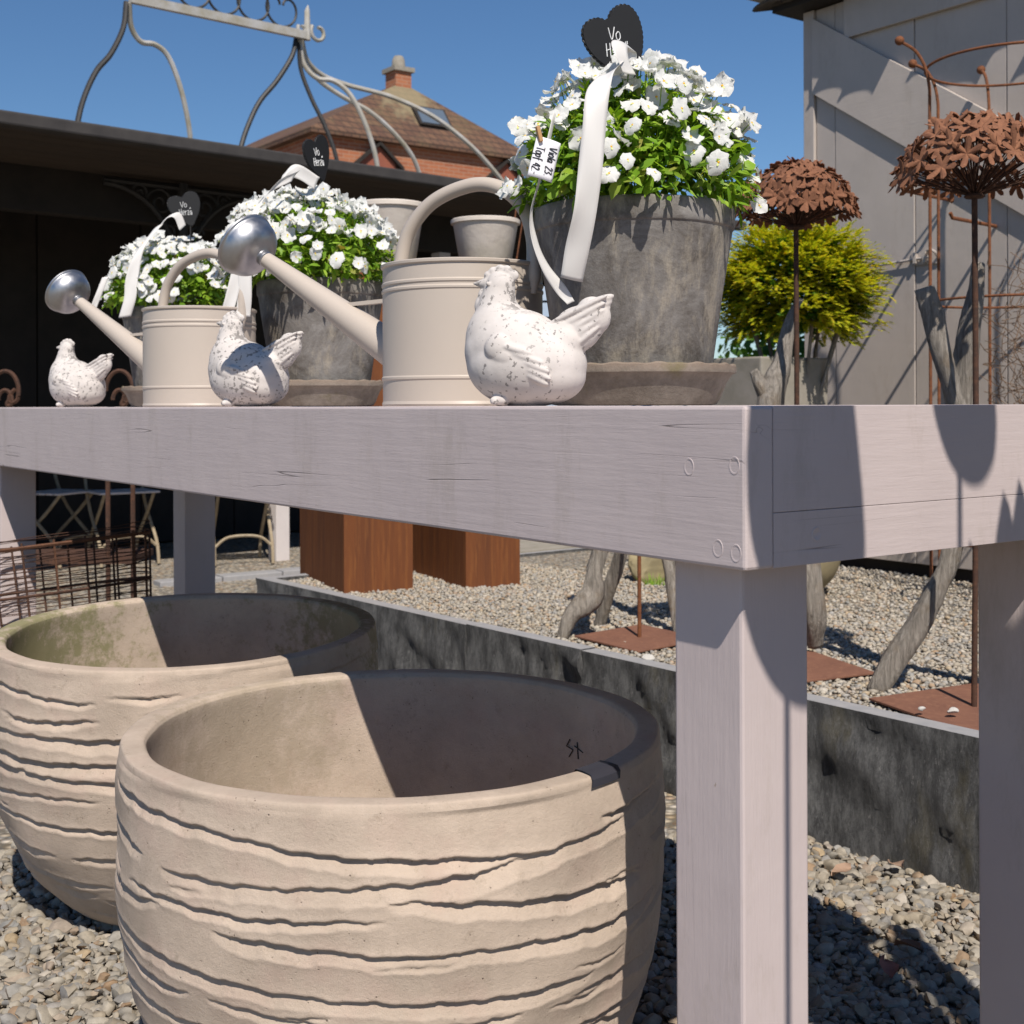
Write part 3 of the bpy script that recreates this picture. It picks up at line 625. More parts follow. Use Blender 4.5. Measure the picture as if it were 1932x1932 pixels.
# ------------------------------------------------------------------ watering cans
def make_can(label, r, l, yaw):
    root = thing('watering_can', label, 'watering can', tuple(tb(r, l, TZ)), math.radians(yaw), 'beige watering cans'); R_, H_ = 0.1375, 0.2435
    def bead(z, a=0.0022, w=0.004): return [(R_+0.0005, z-w), (R_+a, z-w*0.4), (R_+a, z+w*0.4), (R_+0.0005, z+w)]
    prof = [(0.001, 0.006), (R_-0.006, 0.006), (R_-0.004, 0.001), (R_, 0.0005), (R_+0.0018, 0.004), (R_, 0.009)] + bead(0.0475) + bead(0.0445+0.011, 0.001, 0.003)[:0] + bead(0.197) + bead(0.208) + [(R_, 0.236), (R_+0.0035, 0.2385), (R_+0.0038, 0.2425), (R_, 0.2445), (R_-0.003, 0.242), (R_-0.003, 0.225), (R_-0.004, 0.02), (0.001, 0.018)]
    MB().lathe(prof, 96).build('can_body', m_can, root, True, 12)
    # half cover on the spout side
    m = MB(); a = np.linspace(-1.35, 1.35, 30); e = [(R_-0.002)*np.array([math.cos(t), math.sin(t), 0]) for t in a]
    top = np.array(e)+np.array([0, 0, 0.241]); V = np.concatenate([top, top-np.array([0, 0, 0.003])]); k = len(e)
    m.add(V, [tuple(range(k)), tuple(range(2*k-1, k-1, -1))] + [(i, i+k, (i+1) % k+k, (i+1) % k) for i in range(k)]); m.build('cover', m_can, root, True, 40)
    A = np.array([R_-0.02, 0, 0.083]); B = np.array([R_+0.312, 0, 0.288]); ax = unit(B-A)
    pts = [A+(B-A)*t for t in np.linspace(0, 1, 14)]; rr = [0.0345-0.0205*t for t in np.linspace(0, 1, 14)]
    MB().tube(pts, rr, 28).build('spout', m_can, root, True, 50)
    m = MB(); p1 = A+(B-A)*0.40+np.array([0, 0, 0.022]); p2 = np.array([R_-0.001, 0, 0.192])
    m.box((p2[0], -0.006, -0.0025+p2[2]), (p2[0]+0.001, 0.006, p2[2]+0.0025)) if False else None
    dv = p2-p1; V = []
    for p in (p1, p2):
        for yy in (-0.007, 0.007):
            for zz in (-0.0035, 0.0035): V.append(p+np.array([0, yy, zz]))
    m.add(V, [(0,1,3,2),(4,6,7,5),(0,4,5,1),(2,3,7,6),(0,2,6,4),(1,5,7,3)]); m.build('brace', m_can, root, False)
    rose = MB(); M_ = Matrix.Translation(Vector(B)) @ Vector(ax).to_track_quat('Z', 'X').to_matrix().to_4x4()
    pr = [(0.0145, -0.012), (0.0162, -0.0105), (0.0162, -0.004), (0.0150, -0.002), (0.0155, 0.0)] + [(0.018+0.0425*math.sin(math.pi/2*t)**0.9, 0.003+0.043*(1-math.cos(math.pi/2*t))) for t in np.linspace(0.05, 1, 16)] + [(0.0615, 0.048), (0.064, 0.0495), (0.0645, 0.053), (0.062, 0.0555), (0.058, 0.0545), (0.04, 0.0585), (0.02, 0.0605), (0.0005, 0.061)]
    ro = MB().lathe(pr, 64, 0, False, M_).build('rose', m_zinc, root, True, 45)
    hm_ = MB()
    for ring in range(1, 6):
        for k in range(ring*6):
            a_ = 2*math.pi*k/(ring*6); rr_ = ring*0.0095; c = M_ @ Vector((rr_*math.cos(a_), rr_*math.sin(a_), 0.0612-(rr_/0.058)**2*0.0062))
            hm_.ell(c, (0.0012,)*3, 6, 4)
    hm_.build('spray_holes', m_iron, ro)
    path = cr([(0.133, 0, 0.225), (0.131, 0, 0.25), (0.112, 0, 0.312), (0.06, 0, 0.362), (-0.02, 0, 0.384), (-0.08, 0, 0.372), (-0.122, 0, 0.335), (-0.139, 0, 0.285), (-0.1405, 0, 0.235), (-0.139, 0, 0.19)], 8)
    k = len(path); rr = [0.006+0.0066*min(1, i/5, (k-1-i)/5) for i in range(k)]
    MB().tube(path, rr, 20, flat=1.0).build('handle', m_can, root, True, 50)
    return root
make_can('beige watering can with zinc rose beside the pot with the paper tag', 0.232, 0.905, 150).scale = (1.03, 1.03, 1.02)
make_can('beige watering can with zinc rose at the far half of the table', 0.215, 2.07, 149)

# ------------------------------------------------------------------ grey pots, saucers
def make_pot(label, slabel, r, l, k):
    p = tb(r, l, TZ)
    s = MB(); r_ = np.random.default_rng(int(k*10))
    n = 120; a = np.arange(n)*2*math.pi/n; wob = 1+0.006*np.sin(3*a+k)+0.004*np.sin(8*a+1.3*k)
    prof = [(0.001, 0.003), (0.128, 0.0005), (0.138, 0.002), (0.1445, 0.012), (0.156, 0.040), (0.1655, 0.052), (0.1705, 0.0535), (0.1715, 0.058), (0.1705, 0.0655), (0.1665, 0.068), (0.1625, 0.066), (0.157, 0.058), (0.148, 0.04), (0.136, 0.016), (0.001, 0.014)]
    chip = 0.0018*np.sin(23*a+k)*np.sin(7*a)
    s.grid(np.stack([np.stack([rr*wob*np.cos(a), rr*wob*np.sin(a), np.full(n, z)+(chip if 0.06 < z else 0)], 1) for rr, z in prof]), 0, True)
    so_ = s.build('saucer', m_saucer, None, True, 45); so_.location = p; so_.rotation_euler = (0, 0, k); tag(so_, slabel, 'saucer', 'clay saucers under the grey pots')
    root = thing('flower_pot', label, 'flower pot', (p.x, p.y, p.z+0.0145), k*1.7, 'weathered grey flower pots')
    b = MB(); PS = 0.925; prof = [(q[0]*0.982, q[1]*PS) for q in cr([(0.124, 0.0), (0.1265, 0.004), (0.135, 0.07), (0.146, 0.15), (0.156, 0.22), (0.1655, 0.285), (0.1675, 0.298), (0.1700, 0.301), (0.1715, 0.31), (0.1715, 0.332), (0.169, 0.34), (0.162, 0.341), (0.157, 0.334), (0.155, 0.30)], 6)]
    rows = []
    for rr, z in prof:
        w = 1+0.004*np.sin(2*a+k)+0.0035*np.sin(5*a+z*9+k)+0.0018*np.sin(13*a-z*25)
        seam = 0.0022*np.exp(-((a-4.3+z*0.2)/0.035)**2) if z < 0.27 else 0
        rows.append(np.stack([(rr*w+seam)*np.cos(a), (rr*w+seam)*np.sin(a), np.full(n, z)], 1))
    b.grid(np.stack(rows), 0, True); b.build('pot_body', m_pot, root, True, 50)
    MB().lathe([(0.1545, 0.288), (0.1, 0.296), (0.001, 0.300)], 40).build('soil', m_soil, root)
    return p
POTS = [(0.40, 0.637), (0.56, 2.08), (0.57, 3.17)]
pl = ['the paper tag', 'the far half of the table', 'the table end']
pp = [make_pot('weathered grey clay pot standing behind the nearest hen figure', 'grey clay saucer with chipped rim under the pot behind the nearest hen', *POTS[0], 1),
      make_pot('weathered grey clay pot standing behind the watering can spout', 'stained clay saucer with rusty brown rim behind the shaded hen', *POTS[1], 2.2),
      make_pot('weathered grey clay pot behind the can at the far table end', 'clay saucer at the far table end behind the watering can spout', *POTS[2], 3.4)]

# ------------------------------------------------------------------ violas
def petal(phi, ln, wd, curl, ruf, nu=5, nv=5, off=0.0015):
    P = np.zeros((nu, nv, 3))
    for i in range(nu):
        t = i/(nu-1); wv = wd*(math.sin(math.pi*min(1, 0.12+0.80*t)**0.9))**0.75
        for j in range(nv):
            s = (j/(nv-1)-0.5)*2; rad = off+ln*t*(1-0.13*s*s*t); x = wv*s
            P[i, j] = (x, rad, curl*ln*t*t + ruf*ln*0.10*t*math.sin(5*s+phi) - 0.12*ln*t*s*s)
    c, s_ = math.cos(phi), math.sin(phi); R_ = np.array([[c, -s_, 0], [s_, c, 0], [0, 0, 1]]); return P @ R_.T
def flower_mesh(seed, cup):
    r_ = np.random.default_rng(seed); m = MB()
    for (deg, ln, wd, dz) in ((27, .0180, .0118, -.0016), (-27, .0180, .0118, -.0010), (95, .0165, .0102, 0), (-95, .0165, .0102, 0.0004), (180, .0178, .0132, .0010)):
        P = petal(math.radians(deg+r_.uniform(-9, 9)), ln*r_.uniform(.92, 1.08), wd*r_.uniform(.9, 1.1), cup+r_.uniform(-.15, .2), r_.uniform(.8, 1.9)); P[..., 2] += dz; m.grid(P)
    m.lathe([(0.0001, 0.0014), (0.0014, 0.0012), (0.0020, 0.0002)], 8, 1)
    m.add([( -0.0016, -0.002, 0.0016), (0.0016, -0.002, 0.0016), (0.0012, -0.0055, 0.0022), (-0.0012, -0.0055, 0.0022)], [(0, 3, 2, 1)], 2)
    m.lathe([(0.0001, -0.007), (0.0026, -0.004), (0.0032, -0.001)], 7, 2)
    return m.mesh('flower', [m_petal, m_eye, m_bud], True, None)
FLW = [flower_mesh(i, c) for i, c in enumerate((-0.05, 0.15, 0.35, -0.25, 0.25, 0.05))]
def leafpts(ln, wd, bend):
    ys = np.array([0, .3, .65, 1.0])*ln; ws = np.array([.15, .9, 1.0, 0.02])*wd; z = -bend*ln*(ys/ln)**2
    V = []
    for y, w, zz in zip(ys, ws, z): V += [(-w, y, zz+0.18*w), (0, y, zz), (w, y, zz+0.18*w)]
    return np.array(V)
LF = [(0,1,4,3),(1,2,5,4),(3,4,7,6),(4,5,8,7),(6,7,10,9),(7,8,11,10)]
def basis(n, up):
    n = unit(n); y = np.asarray(up, float) - n*np.dot(up, n)
    if np.linalg.norm(y) < 1e-3: y = np.array([1.0, 0, 0]) - n*n[0]
    y = unit(y); x = np.cross(y, n); return np.stack([x, y, n], 1)
def cloud(mb, pos, nrm, ups, ln, wd, bend, mi=0):
    for p, n, u, l_, w_, b_ in zip(pos, nrm, ups, ln, wd, bend):
        mb.add(leafpts(l_, w_, b_) @ basis(n, u).T + p, LF, mi)
SH = np.array(SUN); VIEW = np.array([0, -1.0, 0.05])
def make_viola(label, r, l, seed, nflow, nleaf, hw, hf, scale=1.0, lean=(0, 0), offx=0.0):
    r_ = np.random.default_rng(seed); p = tb(r, l, TZ+0.0145+0.30)+Vector((offx, 0, 0)); root = thing('viola_plant', label, 'flowers', tuple(p), 0, 'white violas in the grey pots')
    m = MB(); P, N, U, LN, WD, BD = [], [], [], [], [], []
    for i in range(nleaf):
        az = r_.uniform(0, 6.283); el = math.asin(r_.uniform(0.0, 1)**0.8*0.98); rad = r_.uniform(0.45, 1.0)**0.5
        d = np.array([math.cos(az)*math.cos(el), math.sin(az)*math.cos(el), math.sin(el)])
        q = np.array([d[0]*hw*rad*(1+0.02*(1-d[2])), d[1]*hw*rad*(1+0.02*(1-d[2])), 0.026+d[2]*hf*rad])
        if el < 0.25 and r_.random() < 0.18: q[2] -= r_.uniform(0.0, 0.022)*(math.hypot(q[0], q[1]) > 0.165)
        up = unit(d*0.6+np.array([0, 0, 0.75])+r_.normal(0, 0.4, 3)) if el > 0.2 else unit(d+np.array([0, 0, -0.1])+r_.normal(0, 0.45, 3))
        P.append(q); U.append(up); N.append(unit(d*0.5+np.array([0, 0, 0.55])+r_.normal(0, 0.45, 3)))
        big = r_.random() < 0.22 and el < 0.5
        LN.append(r_.uniform(0.020, 0.036)*(1.0 if big else 1)); WD.append(r_.uniform(0.0028, 0.0050)*(2.1 if big else 1)); BD.append(r_.uniform(-0.1, 0.5))
    cloud(m, P, N, U, LN, WD, BD); FP = []
    for i in range(nflow):
        for tr in range(40):
            az = r_.uniform(0, 6.283); s = r_.uniform(0.05, 1); s = 1-(1-s)**1.0; 
            if s < 0.45 and r_.random() < 0.80: continue
            el = math.asin(s*0.99); d = np.array([math.cos(az)*math.cos(el), math.sin(az)*math.cos(el), math.sin(el)]); k = r_.uniform(0.96, 1.13)
            q = np.array([d[0]*hw*k*1.04+lean[0]*d[2], d[1]*hw*k*1.04, 0.012+d[2]*(hf+0.035)*k])
            if all(np.linalg.norm(q-w) > 0.0175 for w in FP): break
        FP.append(q); n = unit(d*0.75+SH*0.30+VIEW*0.2+r_.normal(0, 0.48, 3)); B_ = basis(n, (0, 0, 1))
        M_ = Matrix(B_.tolist()).to_4x4() @ Matrix.Rotation(r_.normal(0, 0.45), 4, 'Z'); sc = r_.uniform(0.72, 1.15)*scale
        o = bpy.data.objects.new('flower', FLW[r_.integers(0, len(FLW))]); col.objects.link(o); o.parent = root
        o.matrix_local = Matrix.Translation(Vector(q)) @ M_ @ Matrix.Scale(sc, 4)
        b0 = q*np.array([0.72, 0.72, 0.45]); mid = (q+b0)/2+np.array([0, 0, 0.012])
        m.tube(cr([b0, mid, q-n*0.007], 3), 0.0009, 4, 0, cap=False)
    # buds
    f = m.build('foliage', m_leaf, root, True, None); f['kind'] = 'stuff'
    return root
make_viola('white violas mounded over the pot that carries the paper tag', *POTS[0], 21, 215, 4600, 0.195, 0.205, 1.0)
make_viola('white violas crowded over the pot behind the watering can spout', *POTS[1], 22, 295, 3800, 0.232, 0.20, 1.12, (-0.02, 0), -0.022)
make_viola('white violas crowded over the pot at the far table end', *POTS[2], 23, 260, 2900, 0.215, 0.195, 1.12)

# ------------------------------------------------------------------ chalkboard hearts, ribbons, tag
GL = {'V': [[(0, 1), (.35, 0), (.7, 1.1)]], 'o': [[(.25, .7), (.05, .45), (.1, .1), (.3, 0), (.5, .2), (.48, .55), (.3, .72), (.2, .65)]],
      'H': [[(0, 1), (.05, 0)], [(.5, 1.05), (.55, 0)], [(-.05, .45), (.6, .6)]], 'e': [[(.05, .3), (.45, .45), (.4, .68), (.2, .7), (.05, .4), (.15, .05), (.45, .1)]],
      'r': [[(.1, .7), (.12, 0)], [(.12, .45), (.3, .68), (.45, .62)]], 'z': [[(0, .68), (.42, .72), (.05, .05), (.5, .08)]],
      'a': [[(.45, .6), (.2, .68), (.03, .3), (.2, .02), (.42, .3), (.46, .66), (.5, 0)]], '"': [[(.1, 1.05), (.14, .8)], [(.34, 1.1), (.36, .82)]],
      'i': [[(.15, .65), (.18, 0)], [(.14, .85), (.15, .88)]], 'l': [[(.15, 1.05), (.2, 0)]], 'T': [[(0, 1), (.7, 1)], [(.35, 1), (.35, 0)]],
      'p': [[(.05, .65), (.05, -.35)], [(.05, .5), (.3, .68), (.45, .35), (.25, .05), (.05, .15)]], 'f': [[(.45, .98), (.25, 1.0), (.2, .7), (.2, -.2)], [(0, .55), (.4, .55)]],
      '2': [[(.05, .75), (.25, 1), (.45, .75), (.05, 0), (.5, .02)]], '3': [[(.05, .95), (.4, .95), (.2, .55), (.45, .3), (.25, 0), (.02, .1)]], '4': [[(.35, 0), (.35, 1), (0, .35), (.5, .35)]], '.': [[(.1, 0), (.14, .05)]], '-': [[(.05, .4), (.4, .42)]]}
ADV = {'V': .8, 'H': .75, 'T': .75, 'l': .35, 'i': .35, '.': .3, '"': .5}
def strokes(text, x, y, h, w, xf, rad, mb):
    for ch in text:
        for st in GL.get(ch, []):
            pts = cr(st, 5) if len(st) > 2 else [np.array(st[0]), np.array(st[1])]
            mb.tube([xf(x+q[0]*w, y+q[1]*h) for q in pts], rad, 5)
        x += ADV.get(ch, .62)*w
def heart_outline(n=64):
    h = [(0, .37), (.13, .45), (.30, .475), (.45, .40), (.505, .22), (.47, .02), (.36, -.19), (.18, -.40), (0, -.56)]
    P = [np.array(q) for q in h] + [np.array((-a, b)) for a, b in h[-2:0:-1]]; C = np.array(cr(P, 12, True)); d = np.r_[0, np.cumsum(np.linalg.norm(np.diff(np.vstack([C, C[:1]]), axis=0), axis=1))]
    t = np.linspace(0, d[-1], n, endpoint=False); Cc = np.vstack([C, C[:1]]); return [(float(np.interp(q, d, Cc[:, 0])), float(np.interp(q, d, Cc[:, 1]))) for q in t]
def make_heart(label, px, py, Z, size, roll, yaw, stick, words):
    p = at(px, py, Z); root = thing('heart_sign', label, 'sign', tuple(p), 0, 'black chalkboard hearts in the violas')
    root.rotation_euler = (Matrix.Rotation(math.radians(yaw), 3, 'Z') @ Matrix.Rotation(math.radians(roll), 3, 'Y')).to_euler()
    O = [(a*size, b*size) for a, b in heart_outline()]; n = len(O); th = 0.0035
    m = MB(); V = [(a, -th, b) for a, b in O] + [(a, th, b) for a, b in O]; m.add(V, [tuple(range(n)), tuple(range(n, 2*n))[::-1]] + [(i, (i+1) % n, (i+1) % n+n, i+n) for i in range(n)]); m.build('board', m_slate, root, False)
    rim = []; pts = [np.array((a, 0, b)) for a, b in heart_outline(150)]; m = MB()
    k = len(pts); tw = 46
    for q in range(2):
        path = []
        for i in range(k):
            T = unit(pts[(i+1) % k]-pts[i-1]); nrm = np.cross(T, (0, 1, 0)); a = 2*math.pi*tw*i/k/2+q*math.pi
            path.append(pts[i]*size + 0.0011*(math.cos(a)*nrm+math.sin(a)*np.array([0, 1.0, 0]))*1.3)
        m.tube(path, 0.0017, 5, closed=True)
    m.build('rope_edge', m_slate, root)
    m = MB(); ca, sa = math.cos(math.radians(roll)), math.sin(math.radians(roll))
    def xf(a, b):  # the writing runs level on the tilted board
        return (a*ca-b*sa*1.0, -th-0.0006, a*sa+b*ca)
    xf2 = lambda a, b: (a*math.cos(math.radians(words[0]))-b*math.sin(math.radians(words[0])), -th-0.0007, a*math.sin(math.radians(words[0]))+b*math.cos(math.radians(words[0])))
    s = size; strokes('Vo', -0.17*s, 0.05*s, 0.17*s, 0.15*s, xf2, 0.0007*s/0.1, m); strokes('Herza', -0.22*s, -0.20*s, 0.19*s, 0.125*s, xf2, 0.0007*s/0.1, m); strokes('"', 0.10*s, -0.145*s, 0.17*s, 0.11*s, xf2, 0.0007*s/0.1, m)
    m.build('lettering', m_chalk, root)
    ax = root.rotation_euler.to_matrix().inverted() @ Vector((0, 0, -1)); q0 = Vector((0, 0.0, -0.42*size)); MB().tube([q0, q0+ax*stick], 0.002, 6).build('stick', m_iron, root)
    return root
Zp = [p.y for p in pp]
make_heart('black heart board on the violas, partly hidden by a ribbon loop', 1168, 84, Zp[0]+0.01, 0.116, -30, 26, 0.13, (-26,))
make_heart('black heart board in the middle of the three viola pots', 601, 296, Zp[1]+0.02, 0.112, -22, 62, 0.13, (-12,))
make_heart('black heart board against the dark pavilion in the far viola pot', 352, 392, Zp[2]+0.02, 0.106, -20, 24, 0.13, (-14,))
def ribbon(mb, pts, wv, n=8):
    P = cr(pts, n); W = cr(wv, n); P = np.array(P); W = np.array(W); T = np.gradient(P, axis=0); T /= np.linalg.norm(T, axis=1, keepdims=True)+1e-9; Nn = np.cross(T, W); Nn /= np.linalg.norm(Nn, axis=1, keepdims=True)+1e-9; wl_ = np.linalg.norm(W, axis=1, keepdims=True)
    k = np.arange(len(P))[:, None]; rows = []
    for u in np.linspace(-.5, .5, 7): rows.append(P+W*u+Nn*wl_*(0.10*np.sin(k*0.21+1)*(0.25-u*u)*4+0.05*np.sin(k*0.37)*u*2))
    mb.grid(np.stack(rows, 1))
def rib_obj(label, strips):
    root = None; mb = MB()
    for pts, wv in strips: ribbon(mb, pts, wv)
    o = mb.build('ribbon', m_rib, None, True, None); s = o.modifiers.new('t', 'SOLIDIFY'); s.thickness = 0.0003
    tag(o, label, 'ribbon', 'cream satin ribbons on the violas'); return o
def A3(px, py, Z): return np.array(at(px, py, Z))
z0 = Zp[0]; W1 = np.array([0.031, 0.004, 0.004])
def wv(a, n, ang=0): return [np.array([math.cos(ang)*a, 0.10*a, math.sin(ang)*a])]*n
rib_obj('long cream satin ribbon hanging down over the pot with the paper tag',
    [([A3(1188, 128, z0-0.13), A3(1168, 130, z0-0.165), A3(1146, 139, z0-0.20), A3(1130, 175, z0-0.225), A3(1122, 250, z0-0.235), A3(1114, 330, z0-0.240), A3(1105, 400, z0-0.235), A3(1090, 470, z0-0.215), A3(1079, 528, z0-0.20)],
      [np.array([0.020, 0.02, 0.022]), np.array([0.022, 0.01, 0.026]), np.array([0.029, 0.008, 0.016]), np.array([0.036, 0.006, 0.002])] + [np.array([0.036, 0.006, 0.0])]*3 + [np.array([0.036, 0.006, -0.004]), np.array([0.034, 0.006, -0.008])]),
     ([A3(1190, 140, z0-0.16), A3(1175, 105, z0-0.165), A3(1172, 84, z0-0.15), A3(1188, 92, z0-0.12), A3(1192, 118, z0-0.11), A3(1184, 150, z0-0.12)],
      [np.array([0.022, 0.016, 0.0])]*2 + [np.array([0.026, 0.018, -0.006])]*2 + [np.array([0.020, 0.016, 0])]*2),
     ([A3(1048, 215, z0-0.20), A3(1022, 330, z0-0.215), A3(1004, 400, z0-0.215), A3(1010, 455, z0-0.21), A3(1030, 505, z0-0.20), A3(1060, 548, z0-0.19), A3(1078, 572, z0-0.185)],
      [np.array([0.004, 0.016, 0])]*3 + [np.array([0.008, 0.014, 0.004]), np.array([0.013, 0.01, 0.006]), np.array([0.016, 0.008, 0.008]), np.array([0.012, 0.006, 0.006])])])
z1 = Zp[1]
rib_obj('cream satin ribbon looped in the middle violas with two hanging tails',
    [([A3(560, 330, z1-0.18), A3(520, 350, z1-0.22), A3(490, 385, z1-0.25), A3(470, 430, z1-0.275), A3(463, 500, z1-0.29), A3(462, 560, z1-0.292), A3(459, 596, z1-0.29)], [np.array([0.02, 0.01, 0.03])]*3 + [np.array([0.034, 0.006, 0.0])]*4),
     ([A3(468, 440, z1-0.27), A3(452, 500, z1-0.292), A3(437, 560, z1-0.30), A3(424, 603, z1-0.302)], [np.array([0.03, 0.006, 0.004])]*4),
     ([A3(600, 345, z1-0.12), A3(570, 325, z1-0.15), A3(548, 322, z1-0.16), A3(530, 340, z1-0.17)], [np.array([0.012, 0.01, 0.034])]*4)])
z2 = Zp[2]
rib_obj('cream satin ribbon hanging from the far violas in two tails',
    [([A3(300, 425, z2-0.17), A3(265, 470, z2-0.22), A3(250, 520, z2-0.24), A3(246, 560, z2-0.245), A3(236, 596, z2-0.245)], [np.array([0.03, 0.008, 0.02])]*2 + [np.array([0.038, 0.006, 0.006])]*3),
     ([A3(200, 520, z2-0.20), A3(188, 550, z2-0.21), A3(176, 580, z2-0.215)], [np.array([0.02, 0.006, 0.004])]*3),
     ([A3(300, 430, z2-0.13), A3(318, 408, z2-0.13), A3(335, 404, z2-0.12), A3(346, 428, z2-0.11)], [np.array([0.014, 0.02, 0.02])]*4)])
# paper tag with a small peg
tg = thing('price_tag', 'small white paper tag with black handwriting, pegged in the violas', 'tag', tuple(at(1030, 300, z0-0.235)), 0)
tg.rotation_euler = (Matrix.Rotation(math.radians(18), 3, 'Z') @ Matrix.Rotation(math.radians(14), 3, 'Y')).to_euler()
tw_, th_ = 0.040, 0.062; m = MB(); G = np.zeros((10, 12, 3))
cv = lambda a: 0.10*a*a/0.04*10*0.06
for i in range(10):
    for j in range(12):
        a = (j/11-.5)*tw_; b_ = (i/9-.5)*th_; G[i, j] = (a, 9*a*a, b_)
m.grid(G); pm = m.build('paper', m_paper, tg, True, None); sm = pm.modifiers.new('t', 'SOLIDIFY'); sm.thickness = 0.0004
m = MB()
def xt(u, v): a = v; b_ = -u; return (a, 9*a*a-0.0007, b_)
strokes('Viola', -0.020, 0.0035, 0.0125, 0.0085, xt, 0.0007, m); strokes('23.', 0.010, 0.0035, 0.0125, 0.0095, xt, 0.0007, m); strokes('Topf', -0.016, -0.0165, 0.0125, 0.0085, xt, 0.0007, m); strokes('42.-', 0.010, -0.0165, 0.0115, 0.0085, xt, 0.0007, m)
m.build('handwriting', m_ink, tg)
MB().box((-0.003, -0.004, 0.026), (0.003, 0.004, 0.050)).build('peg', simple('light wood peg', (0.45, 0.26, 0.12), None), tg, False, bevel=0.0012).rotation_euler = (0, math.radians(-28), 0)

# ------------------------------------------------------------------ rusty steel flowers on rods
def petal_flat(kind, k, R_):
    pts = []
    if kind == 'star':
        for i in range(6):
            a = i*math.pi/3; pts.append((0.30*R_, a-math.pi/6)); pts.append((0.62*R_, a-0.30)); pts.append((0.86*R_, a-0.20)); pts.append((1.0*R_, a)); pts.append((0.86*R_, a+0.20)); pts.append((0.62*R_, a+0.30))
    else:
        for i in range(5):
            a = i*2*math.pi/5; pts.append((0.26*R_, a-math.pi/5)); pts.append((0.66*R_, a-0.50)); pts.append((0.95*R_, a-0.40)); pts.append((1.0*R_, a-0.2)); pts.append((0.84*R_, a)); pts.append((1.0*R_, a+0.2)); pts.append((0.95*R_, a+0.40)); pts.append((0.66*R_, a+0.50))
    return pts
def flower_plate(kind, R_, seed):
    pts = petal_flat(kind, 0, R_); n = len(pts); rnd = random.Random(seed); per = n//(6 if kind == 'star' else 5)
    lift = [rnd.uniform(-0.1, 0.5) for _ in range(7)]
    V = [(0, 0, 0.0)]; 
    for i, (r, a) in enumerate(pts):
        q = lift[(i//per) % 7]; V.append((r*math.cos(a), r*math.sin(a), q*r*r/R_))
    m = MB(); m.add(V, [(0, 1+i, 1+(i+1) % n) for i in range(n)])
    V2 = np.array(V)-np.array([0, 0, 0.0012]); m.add(V2, [(0, 1+(i+1) % n, 1+i) for i in range(n)])
    b = np.concatenate([np.array(V)[1:], V2[1:]]); m.add(b, [(i, i+n, (i+1) % n+n, (i+1) % n) for i in range(n)])
    return m.mesh('steel_flower', [m_rustflower], True, 20)
def allium(label, base, hub, R_, Hh, kind, fr, nf, seed, elmin=-0.1):
    root = thing('steel_allium', label, 'garden stake', tuple(base), 0, 'rusty steel alliums'); r_ = np.random.default_rng(seed)
    hub = Vector(hub)-Vector(base); MB().tube(cr([(0, 0, 0), hub*0.5+Vector((0.004, 0, 0)), hub], 6), 0.0075, 10).build('rod', m_rustdark, root)
    MB().lathe([(0.001, -0.006), (0.022, -0.004), (0.026, 0.0), (0.022, 0.006), (0.001, 0.01)], 20).build('hub', m_rustdark, root, loc=hub)
    meshes = [flower_plate(kind, fr, s) for s in range(6)]; sp = MB(); done = []
    c = np.array(hub)
    for i in range(nf):
        best = None
        for tr in range(14):
            el = math.asin(r_.uniform(math.sin(elmin), 1)); az = r_.uniform(0, 6.283); d = np.array([math.cos(az)*math.cos(el), math.sin(az)*math.cos(el), math.sin(el)])
            q = c+d*np.array([R_, R_, Hh]) + np.array([0, 0, 0.03]); dm = min([np.linalg.norm(q-w) for w in done] + [9])
            if best is None or dm > best[0]: best = (dm, q, d)
        _, q, d = best; done.append(q); n = unit(d*np.array([1/R_, 1/R_, 1/Hh])+r_.normal(0, 0.9, 3))
        o = bpy.data.objects.new('steel_flower', meshes[i % 6]); col.objects.link(o); o.parent = root
        o.matrix_local = Matrix.Translation(Vector(q)) @ Matrix(basis(n, r_.normal(size=3)).tolist()).to_4x4() @ Matrix.Scale(r_.uniform(0.85, 1.1), 4)
        sp.tube([c, q], 0.0016, 4, cap=False)
    sp.build('spokes', m_rustdark, root); return root
def plate(label, c, size, rot, z):
    o = MB().box((-size/2, -size/2, 0), (size/2, size/2, 0.006)).build('base_plate', rust('plate rust '+str(rot), (0.20, 0.095, 0.062), (0.15, 0.07, 0.048), (0.26, 0.13, 0.08), 12), None, False, bevel=0.001); o.location = (c.x, c.y, z); o.rotation_euler = (math.radians(1.2), math.radians(-1.0), rot)
    return tag(o, label, 'steel plate', 'rusty steel base plates on the gravel')
PZ = BEDZ+0.013
pa = onz(1498, 1262, PZ); pb_ = onz(1836, 1340, PZ); pc_ = onz(1205, 1206, PZ)
plate('square rusty steel base plate under the allium with rounded petals', pa, 0.32, math.radians(22), PZ)
plate('square rusty steel base plate with two white pebbles, under the star-flowered allium', pb_, 0.36, math.radians(24), PZ)
plate('square rusty steel base plate between driftwood legs', pc_, 0.30, math.radians(38), PZ)
for dx, dy in ((-0.062, -0.03), (-0.045, -0.075)):
    pass
allium('rusty steel allium with rounded petals in front of the golden shrub', (pa.x, pa.y, PZ+0.006), at(1503, 432, pa.y), 0.165, 0.150, 'heart', 0.036, 90, 5, 0.12)
allium('rusty steel allium with pointed star petals beside the driftwood', (pb_.x, pb_.y, PZ+0.006), at(1840, 374, pb_.y), 0.185, 0.165, 'star', 0.041, 88, 6, 0.10)
rodt = thing('steel_rod', 'thin rusty rod rising from the plate between driftwood legs', 'garden stake', (pc_.x, pc_.y, PZ+0.006)); MB().tube([(0, 0, 0), (0, 0, 1.12)], 0.0065, 8).build('rod', m_rust, rodt); MB().ell((0, 0, 1.14), (0.022, 0.022, 0.026), 14, 10).build('ball', m_rust, rodt)
